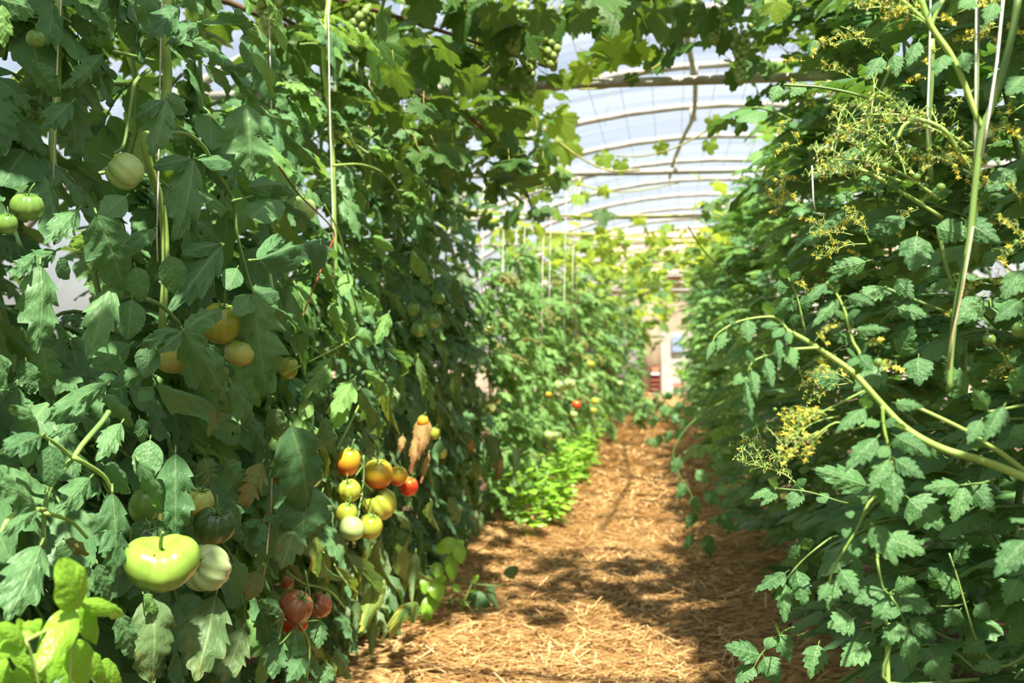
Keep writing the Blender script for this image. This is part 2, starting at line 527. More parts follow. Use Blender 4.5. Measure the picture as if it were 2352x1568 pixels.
def compound(seed, kinds, big=1.0, pairs=3, droop=1.5, small=True, spread=1.05, grav=0.35, term=0.42, size=0.34, up0=0.35, asp=0.55):
    """A pinnate leaf of unit length: rachis points and leaflet frames."""
    r = random.Random(seed)
    n, p, pts, tg = 12, V((0, 0, 0)), [], []
    L = 0.72
    yaw = r.uniform(-0.3, 0.3)
    for i in range(n + 1):
        t = i / n
        th = up0 - droop * t ** 1.2
        d = V((math.sin(yaw * t), math.cos(th) * math.cos(yaw * t), math.sin(th)))
        pts.append(V(p)); tg.append(d.normalized())
        p = p + d * L / n
    out = []

    def put(t, ang, ln, kind):
        i = min(n, int(t * n + 0.5))
        T = tg[i]
        Nn = V((0, -T.z, T.y)).normalized()
        S = T.cross(Nn)
        d = (T * math.cos(ang) + S * math.sin(ang) - V((0, 0, grav * r.uniform(0.4, 1.4)))).normalized()
        st = 0.035 if ang else 0.0
        base = pts[i] + d * st
        nn = Nn + V((r.uniform(-.35, .35), r.uniform(-.35, .35), r.uniform(-.2, .2)))
        a = KIND[kind]['asp'] * r.uniform(0.85, 1.1)
        out.append((frame(d, nn, base, (ln * a, ln, ln)), kind, r.randrange(4), pts[i], base))

    for k in range(pairs):
        t = 0.34 + 0.52 * k / max(1, pairs - 1) if pairs > 1 else 0.6
        for sg in (-1, 1):
            put(t + r.uniform(-0.03, 0.03), sg * spread * r.uniform(0.8, 1.15), size * big * (0.8 + 0.25 * math.sin(PI * (k + 1) / (pairs + 1))) * r.uniform(0.85, 1.12), r.choice(kinds))
            if small and k < pairs - 1:
                put(t + 0.13, sg * 1.3, size * 0.36 * r.uniform(0.7, 1.2), 'round')
    put(1.0, 0.0, term * big, r.choice(kinds))
    return pts, out


CP = {}
for i in range(5):
    CP['beef', i] = compound(100 + i, ['beef', 'beef', 'cut', 'round'], pairs=2, droop=1.75, size=0.40, term=0.52, grav=0.5)
    CP['wilt', i] = compound(200 + i, ['rolled', 'rolled', 'curl'], pairs=2, droop=2.3, grav=0.9, spread=0.7, size=0.42, term=0.5, small=False)
    CP['mid', i] = compound(300 + i, ['beef', 'cut', 'cherry'], pairs=3, droop=1.6, size=0.32, term=0.42, grav=0.45)
    CP['cherry', i] = compound(400 + i, ['cherry', 'cherry', 'cherry', 'round'], pairs=3, droop=0.95, size=0.33, term=0.38, grav=0.28)
RAC, MRG = {}, {}


def rachis_mesh(fam, var, mat='stem'):
    k = (fam, var, mat)
    if k not in RAC:
        pts, lf = CP[fam, var]
        b = MB()
        b.tube(pts[::2], [0.019, 0.008], 5)
        for m_, kd, vr, a, c in lf:
            if (c - a).length > 0.01:
                b.tube([a, c], [0.006, 0.005], 4, cap=False)
        RAC[k] = b.mesh('leaf', MT[mat])
    return RAC[k]


def merged_mesh(fam, var, mat, lod):
    k = (fam, var, mat, lod)
    if k not in MRG:
        pts, lf = CP[fam, var]
        b = MB()
        b.tube(pts[::3], [0.018, 0.008], 4 if lod < 2 else 3, 1, cap=False)
        for m_, kd, vr, a, c in lf:
            b.xf(geo(kd, vr, lod), m_)
        MRG[k] = b.mesh('leaf', [MT[mat], MT['stem']])
    return MRG[k]


def put_leaf(plant, fam, pos, heading, up, size, mat, lod):
    """One whole compound leaf on a plant; lod 0 keeps each leaflet an object."""
    var = R.randrange(5)
    m = frame(heading, up, V(pos) - plant.location, (size,) * 3)
    if lod == 0:
        o = link('leaf', rachis_mesh(fam, var), plant, m)
        for lm, kd, vr, a, c in CP[fam, var][1]:
            link('leaflet', leaf_mesh(kd, vr, mat), o, lm)
    else:
        o = link('leaf', merged_mesh(fam, var, mat, lod), plant, m)
    return o


def hero(plant, b, t, wpx, kind='beef', mat='tomato_leaf', X=None, Y=None, Y2=None, var=None, tilt=(0.25, 0, 0.35), pet=None, flip=False):
    """A leaf blade whose base and tip stand at measured places; the leaf stalk runs back to the plant."""
    pb = at(b[0], b[1], Y=Y, X=X)
    pt = at(t[0], t[1], Y=Y2 or Y, X=X)
    if X is not None and Y2:
        pt = at(t[0], t[1], Y=Y2)
    ch = pt - pb
    L = ch.length
    Wd = wpx * mpp((pb + pt) / 2)
    tc = (CAM - (pb + pt) / 2).normalized()
    nn = tc + V(tilt) + V((R.uniform(-.25, .25), R.uniform(-.25, .25), R.uniform(-.2, .2)))
    if flip or (kind == 'rolled' and R.random() < 0.7): nn = -nn
    off = plant.location
    if pet is None:
        back = -ch.normalized()
        k_ = min(1.0, L / 0.12)
        q1 = pb + back * 0.008 * k_ - tc * 0.012 * k_
        q2 = pb + back * 0.014 * k_ - tc * 0.07 * k_
        pts = [pb - off, q1 - off, q2 - off]
    else:
        e = at(pet[0], pet[1], Y=Y, X=X) if len(pet) == 2 else at(pet[0], pet[1], Y=pet[2])
        pts = [pb - off, (pb + e) / 2 - off + V((0, 0, 0.003)), e - off]
    bm = MB()
    rr_ = 0.0016 * min(1.0, L / 0.11)
    bm.tube(smooth_pts(pts, 3), [rr_, rr_ * 1.4], 5)
    o = bm.build('leaf', MT['stem'], plant)
    k = var if var is not None else R.randrange(4)
    link('leaflet', leaf_mesh(kind, k, mat), o, frame(ch, nn, pb - off, (Wd, L, L * 0.9)))
    return o


# ------------------------------------------------------------------ the setting
soil = MB()
nx, ny = 40, 60
xs = [-6 + 12 * i / nx for i in range(nx + 1)]
ys = [-3 + 31 * j / ny for j in range(ny + 1)]
for y in ys:
    for x in xs:
        soil.v.append((x, y, -0.012 + 0.025 * mnoise.noise(V((x * 3, y * 3, 0)))))
        soil.uv.append((0.5, 0.5))
for j in range(ny):
    for i in range(nx):
        a = j * (nx + 1) + i
        soil.f.append((a, a + 1, a + nx + 2, a + nx + 1)); soil.m.append(0)
tag(soil.build('floor', MT['soil']), kind='structure')
yard = MB()
yard.add([(-60, -60, -0.06), (60, -60, -0.06), (60, 80, -0.06), (-60, 80, -0.06)], [(0, 1, 2, 3)])
tag(yard.build('ground', MT['sand']), kind='structure')


def path_z(x, y):
    e = max(0.0, abs(x + 0.28) - 0.35)
    return 0.03 + 0.05 * min(1, e / 0.4) + 0.022 * mnoise.noise(V((x * 2.2, y * 1.6, 3.1))) + 0.012 * mnoise.noise(V((x * 7, y * 6, 1.0)))


pb = MB()
nx, ny = 30, 200
for j in range(ny + 1):
    y = 2.6 + 24.5 * (j / ny) ** 1.3
    for i in range(nx + 1):
        x = -1.35 + 2.2 * i / nx
        ed = min(i, nx - i) / 3.0
        pb.v.append((x, y, path_z(x, y) - 0.06 * max(0, 1 - ed)))
        pb.uv.append((0.5, 0.5))
for j in range(ny):
    for i in range(nx):
        a = j * (nx + 1) + i
        pb.f.append((a, a + 1, a + nx + 2, a + nx + 1)); pb.m.append(0)
tag(pb.build('path', MT['straw_bed']), kind='structure')

# loose straw on the path: real stalks, far too many to count
rs = np.random.RandomState(5)
sv, sf = [], []
NS = 26000
for k in range(NS):
    q = rs.rand()
    y = 3.3 + 4.7 * rs.rand() if k < 15000 else 8 + 14 * rs.rand() ** 1.4
    x = -0.30 + rs.randn() * 0.42
    if not -1.25 < x < 0.75: continue
    near = k < 15000
    ln = rs.uniform(0.03, 0.16) if near else rs.uniform(0.08, 0.22)
    wd = rs.uniform(0.0012, 0.0032) if near else rs.uniform(0.0025, 0.006)
    an = rs.uniform(0, PI)
    if rs.rand() < 0.4: an = rs.normal(0.3, 0.5)
    dz = rs.normal(0, 0.13)
    d = V((math.cos(an), math.sin(an), dz)).normalized()
    sdn = V((-math.sin(an), math.cos(an), 0))
    c = V((x, y, path_z(x, y) + rs.uniform(0.0, 0.016) + abs(dz) * ln * 0.35))
    upv = sdn.cross(d)
    n0 = len(sv)
    md = c - V((0, 0, rs.uniform(0, 0.006)))
    for e in (c - d * ln / 2, md + V((0, 0, 0.004)), c + d * ln / 2):
        sv += [tuple(e + sdn * wd), tuple(e - sdn * wd), tuple(e + upv * wd * 1.1)]
    for s_ in (0, 3):
        a = n0 + s_
        sf += [(a, a + 1, a + 4, a + 3), (a + 1, a + 2, a + 5, a + 4), (a + 2, a, a + 3, a + 5)]
sb = MB(); sb.v, sb.f, sb.uv, sb.m = sv, sf, [(0.5, 0.5)] * len(sv), [0] * len(sf)
tag(sb.build('straw', MT['straw'], smooth=False), 'loose golden straw stalks strewn over the path between the rows', 'straw', kind='stuff')

# tunnel: film, hoops, ties, wires
TX, TA, TB = 0.4, 4.0, 2.91
ceil = empty('ceiling', (TX, 0, 0)); tag(ceil, kind='structure')
fb = MB()
na, nyf = 40, 16
for j in range(nyf + 1):
    y = -3 + 31.0 * j / nyf
    for i in range(na + 1):
        a = PI * i / na
        fb.v.append((math.cos(a) * (TA + 0.03), y, math.sin(a) * (TB + 0.03))); fb.uv.append((i / na, j / nyf))
for j in range(nyf):
    for i in range(na):
        a = j * (na + 1) + i
        fb.f.append((a, a + 1, a + na + 2, a + na + 1)); fb.m.append(0)
fb.build('film', MT['film'], ceil)
h = MB(); h.tube([(math.cos(PI * i / 36) * TA, 0, math.sin(PI * i / 36) * TB) for i in range(37)], 0.024, 8)
hm = h.mesh('hoop', MT['steel'])
th = MB(); xl = TA * math.sqrt(1 - (2.25 / TB) ** 2)
th.tube([(-xl, 0, 2.25), (0, 0, 2.25), (xl, 0, 2.25)], 0.02, 8)
for sg in (-1, 1):
    th.box((sg * (xl - 0.03), 0, 2.25), (0.07, 0.06, 0.06))
tm = th.mesh('cross_tie', MT['steel'])
for k in range(-5, 20):
    y = 4.7 + 1.2 * k
    if y > 27.8: break
    link('hoop', hm, ceil, M.Translation((0, y, 0)))
    if k % 2 == 0:
        link('cross_tie', tm, ceil, M.Translation((0, y, 0)))
for k in range(15):
    a = PI / 2 + (k - 7.5) * 0.052
    b = MB(); b.tube([(math.cos(a) * (TA + 0.005), yy, math.sin(a) * (TB + 0.005)) for yy in (-2, 8, 18, 27.8)], 0.0022, 4)
    b.build('roof_wire', MT['wire'], ceil)
hz = MB()
hp = [at(1572, 60, Y=5.5), at(1580, 100, Y=5.9), at(1594, 168, Y=7.08), at(1597, 200, Y=7.4), at(1592, 268, Y=8.28), at(1570, 315, Y=9.2), at(1546, 375, Y=10.6), at(1538, 410, Y=11.8)]
hz.tube([p - ceil.location for p in smooth_pts(hp, 4)], 0.016, 7)
hz.build('hanging_hose', MT['hose'], ceil)
for p in (hp[2], hp[4]):
    b = MB(); b.tube([p - ceil.location + V((0, 0, -0.03)), p - ceil.location + V((0, 0, 0.06))], 0.026, 8)
    b.build('hose_clip', MT['steel'], ceil)

# ------------------------------------------------------------------ house beyond the open end
house = empty('stone_house', (1.2, 31.5, 0))
tag(house, 'cream stone house with a narrow red door beyond the tunnel end', 'house')
def hb(name, c, d, mat, par=house):
    b = MB(); b.box(c, d)
    return b.build(name, MT[mat], par, smooth=False)
hb('wall', (1.2, 1.5, 1.6), (8.0, 3.0, 3.3), 'plaster')
hb('wing_wall', (-1.05, 0.1, 0.75), (1.0, 0.5, 1.7), 'plaster_grey')
tw = MB(); tw.tube([(-1.75, -0.1, -0.1), (-1.75, -0.1, 2.0), (-1.75, -0.1, 2.35)], [0.33, 0.30, 0.12], 10)
tw.build('corner_buttress', MT['plaster'], house)
rf = MB(); rf.add([(-3.2, -0.4, 3.2), (5.6, -0.4, 3.2), (5.6, 3.4, 3.2), (-3.2, 3.4, 3.2), (-3.2, 1.5, 4.6), (5.6, 1.5, 4.6)], [(0, 1, 5, 4), (2, 3, 4, 5), (0, 4, 3), (1, 2, 5), (0, 3, 2, 1)])
rf.build('roof', MT['roof_tile'], house, smooth=False)
dw = at(1505, 868, Y=31.0) - house.location
dr = MB()
dr.add([(dw.x + x, dw.y, dw.z + z) for x, z in ((-.14, -.42), (.16, -.42), (.12, .22), (.06, .34), (-.04, .36), (-.12, .26))] + [(dw.x + x, dw.y + 0.05, dw.z + z) for x, z in ((-.14, -.42), (.16, -.42), (.12, .22), (.06, .34), (-.04, .36), (-.12, .26))],
       [(0, 1, 2, 3, 4, 5)] + [(i, i + 6, (i + 1) % 6 + 6, (i + 1) % 6) for i in range(6)])
do = dr.build('door', MT['red_wood'], house, smooth=False)
for k in range(3):
    b = MB(); b.box((dw.x + 0.0, dw.y - 0.02, dw.z - 0.30 + k * 0.12), (0.24, 0.03, 0.02)); b.build('door_batten', MT['brown_wood'], do, smooth=False)
b = MB(); b.box((dw.x, dw.y - 0.03, dw.z + 0.12), (0.22, 0.04, 0.06)); b.build('white_band', MT['white_paint'], do, smooth=False)
b = MB(); b.box((dw.x + 0.01, dw.y - 0.02, dw.z + 0.24), (0.19, 0.04, 0.14)); b.build('arched_top', MT['brown_wood'], do, smooth=False)
wn = at(1497, 808, Y=31.2) - house.location
wo = hb('window', (wn.x, wn.y, wn.z), (0.14, 0.12, 0.22), 'white_paint')
w2 = at(1556, 790, Y=31.3) - house.location
wo2 = hb('window_shutter', (w2.x, w2.y, w2.z), (0.30, 0.1, 0.42), 'blue_glass')
chp = at(1562, 884, Y=27.0)
tb = empty('garden_table', (chp.x, 27.0, 0)); tag(tb, 'small faded pink garden table in the yard by the house', 'table')
b = MB(); b.box((0, 0, chp.z), (0.34, 0.3, 0.10)); b.build('table_top', MT['pink'], tb, smooth=False)
for sx in (-1, 1):
    for sy in (-1, 1):
        b = MB(); b.tube([(sx * 0.14, sy * 0.12, chp.z), (sx * 0.16, sy * 0.13, -0.05)], 0.012, 5); b.build('leg', MT['pink'], tb)
yp = at(1566, 868, Y=25.0)
yu = empty('yucca', (yp.x, 25.0, -0.05)); tag(yu, 'bright green spiky plant in front of the pale house wall', 'plant')
b = MB(); b.tube([(0, 0, 0), (0.01, 0, yp.z + 0.02)], [0.04, 0.03], 7); b.build('trunk', MT['bark'], yu)
for k in range(16):
    a = k * 2.4; e = R.uniform(0.2, 1.3)
    d = V((math.cos(a) * math.cos(e), math.sin(a) * math.cos(e), math.sin(e)))
    link('leaf', leaf_mesh('rolled', k % 4, 'palm_leaf'), yu, frame(d, V((0, 0, 1)), (0, 0, yp.z), (0.07, 0.34, 0.34)))

# ------------------------------------------------------------------ tomato plants
def ordn(i):
    return ['first', 'second', 'third', 'fourth', 'fifth', 'sixth', 'seventh', 'eighth', 'ninth', 'tenth', 'eleventh', 'twelfth', 'thirteenth', 'fourteenth', 'fifteenth', 'sixteenth', 'seventeenth', 'eighteenth', 'nineteenth', 'twentieth', 'twenty-first', 'twenty-second', 'twenty-third', 'twenty-fourth', 'twenty-fifth', 'twenty-sixth'][i]


def stem_path(x, y, top, wig=0.05, seed=0):
    r = random.Random(seed)
    n = max(4, int(top / 0.3))
    return [V((x + r.uniform(-wig, wig) * (i > 0), y + r.uniform(-wig, wig) * (i > 0), top * i / n)) for i in range(n + 1)]


def on_path(P, z):
    for a, b in zip(P, P[1:]):
        if a.z <= z <= b.z:
            return a.lerp(b, (z - a.z) / max(1e-6, b.z - a.z))
    return P[-1]


def make_plant(x, y, top, label, group, n, fam, mat, lod, face, size, jx=0.0, zlo=0.12, zdist=None, wilt=None, stem_r=0.008, seed=0, bias=0.7, name='tomato_plant', cat='tomato plant'):
    r = random.Random(seed)
    pl = empty(name, (x, y, 0)); tag(pl, label, cat, group)
    P = smooth_pts(stem_path(x, y, top, 0.05, seed), 3)
    b = MB(); b.tube([p - pl.location for p in P], [stem_r * 1.2, stem_r * 0.6], 6)
    b.build('stem', MT['stem'], pl)
    for k in range(n):
        z = zdist(r) if zdist else r.uniform(zlo, top)
        q = on_path(P, z)
        a = face + r.gauss(0, 0.8) if r.random() < bias else r.uniform(0, 2 * PI)
        e = r.uniform(-0.25, 0.55)
        d = V((math.cos(a) * math.cos(e), math.sin(a) * math.cos(e), math.sin(e)))
        f, mm = fam, mat if isinstance(mat, str) else r.choice(mat)
        if wilt and r.random() < wilt(z):
            f, mm = 'wilt', r.choice(['tired_leaf', 'tomato_leaf', 'tired_leaf', 'mottled_leaf'])
        q = q + V((r.gauss(0, jx) if jx else 0, r.uniform(-0.12, 0.12), 0))
        put_leaf(pl, f, q, d, V((r.uniform(-.3, .3), r.uniform(-.3, .3), 1)), r.uniform(*size), mm, lod)
    return pl, P


LEFT = []
yy = 1.0
i = 0
while yy < 6.3:
    near = yy < 2.7
    def zd(r, near=near):
        z = r.uniform(0.15, 2.15)
        if z > 1.55 and r.random() < 0.45: z = r.uniform(0.3, 1.5)
        return z
    far = max(0.0, (yy - 2.6) / 1.4)
    pl, P = make_plant(-1.24 + R.uniform(-.05, .05), yy, 2.3,
        f'dense dark green tomato plant, {ordn(i)} from the camera in the near left row', 'tomato plants of the near left row',
        62 if near else 78, 'beef' if yy < 2.9 else 'mid', 'tomato_leaf' if yy < 2.3 else ['tomato_leaf', 'sunny_leaf', 'tomato_leaf'] if yy < 4.6 else ['tomato_leaf', 'tomato_leaf', 'tired_leaf'], 0 if near else 1, 0.0 if yy < 4 else -0.25,
        (0.24, 0.34) if yy < 2.9 else (0.22, 0.33), zdist=zd, seed=500 + i, bias=0.8,
        wilt=lambda z, far=far: (min(0.75, far) if z < 1.05 else 0.12 * min(1, far)))
    LEFT.append(pl)
    if near:
        for k in range(14):
            a = R.gauss(0, .7)
            put_leaf(pl, 'beef', (pl.location.x + R.uniform(-.05, .1), yy + R.uniform(-.2, .2), R.uniform(.25, .95)), (math.cos(a), math.sin(a), R.uniform(-.2, .4)), (0, 0, 1), R.uniform(.26, .34), 'tomato_leaf', 0)
    yy += 0.46 if near else 0.42
    i += 1
# row behind the left row, seen dimly through gaps
for k in range(12):
    make_plant(-2.2 + R.uniform(-.1, .1), 1.2 + k * 0.7, 1.6, 'tomato plant half hidden in the row behind the near left row', 'tomato plants of the hidden left row', 60, 'mid', 'tomato_leaf', 2, 0.0, (0.32, 0.44), seed=560 + k)

for k in range(3):  # unseen plants added to cut the sky light coming from behind
    make_plant(-1.25, 0.55 - k * 0.6, 2.2, 'unseen tomato plant of the near left row, added beside or behind the camera for shade', 'unseen tomato plants added beside the camera', 50, 'beef', 'tomato_leaf', 2, 0.0, (0.3, 0.38), seed=580 + k)
    make_plant(1.25, 0.5 - k * 0.6, 2.1, 'unseen cherry tomato plant of the right row, added beside or behind the camera for shade', 'unseen cherry tomato plants added beside the camera', 50, 'cherry', 'cherry_leaf', 2, PI, (0.3, 0.4), seed=590 + k)

FARL = []
yy, i = 6.9, 0
while yy < 24 and i < 20:
    top = R.uniform(1.65, 1.95)
    pl, P = make_plant(-1.14 + min(0.36, max(0, yy - 9) * 0.035) + R.uniform(-.05, .05), yy, top, f'sunlit light green tomato plant, {ordn(i)} of the far left row', 'tomato plants of the far left row',
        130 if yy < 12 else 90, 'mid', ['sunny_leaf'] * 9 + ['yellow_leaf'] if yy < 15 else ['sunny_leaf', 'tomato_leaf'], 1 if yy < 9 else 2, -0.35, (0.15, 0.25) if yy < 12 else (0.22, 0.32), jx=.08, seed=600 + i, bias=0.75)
    FARL.append(pl)
    yy += 0.62 if yy < 12 else 1.1
    i += 1

RIGHT = []
yy, i = 1.15, 0
while yy < 25 and i < 26:
    near = yy < 2.4
    sx = 0.74 if yy < 6 else max(0.56, 0.74 - 0.035 * (yy - 6))
    pl, P = make_plant(sx + R.uniform(-.05, .05), yy, 2.35, f'bushy cherry tomato plant, {ordn(i)} from the camera in the right row', 'cherry tomato plants of the right row',
        80 if near else 120, 'cherry', 'cherry_leaf' if yy < 4.5 else ['cherry_leaf', 'sunny_leaf'], 0 if near else (1 if yy < 6 else 2), PI + 0.35 if near else PI + 0.2,
        (0.20, 0.32) if near else (0.17, 0.34), jx=.03 if near else .1, seed=700 + i, bias=0.65)
    RIGHT.append(pl)
    yy += 0.42 if near else (0.55 if yy < 6 else (0.75 if yy < 12 else 1.2))
    i += 1
for k in range(8):
    make_plant(1.5 + R.uniform(-.1, .1), 1.3 + k * 0.9, 2.2, 'cherry tomato plant half hidden behind the right row', 'cherry tomato plants of the hidden right row', 45, 'cherry', 'cherry_leaf', 2, PI, (0.34, 0.44), seed=760 + k)


def near_plant(rows, y):
    return min(rows, key=lambda p: abs(p.location.y - y))


for k, (x, y, hh) in enumerate([(-.42, 15.5, .5), (-.2, 17.0, .55), (.05, 16.2, .35), (-.5, 18.5, .6)]):
    make_plant(x, y, hh, f'low green plant, {ordn(k)} of those growing into the far end of the path', 'low plants at the path end', 26, 'mid', ['sunny_leaf', 'tomato_leaf'], 2, -1.0, (.16, .24), zlo=.08, seed=640 + k, bias=.3, name='low_plant', cat='plant')

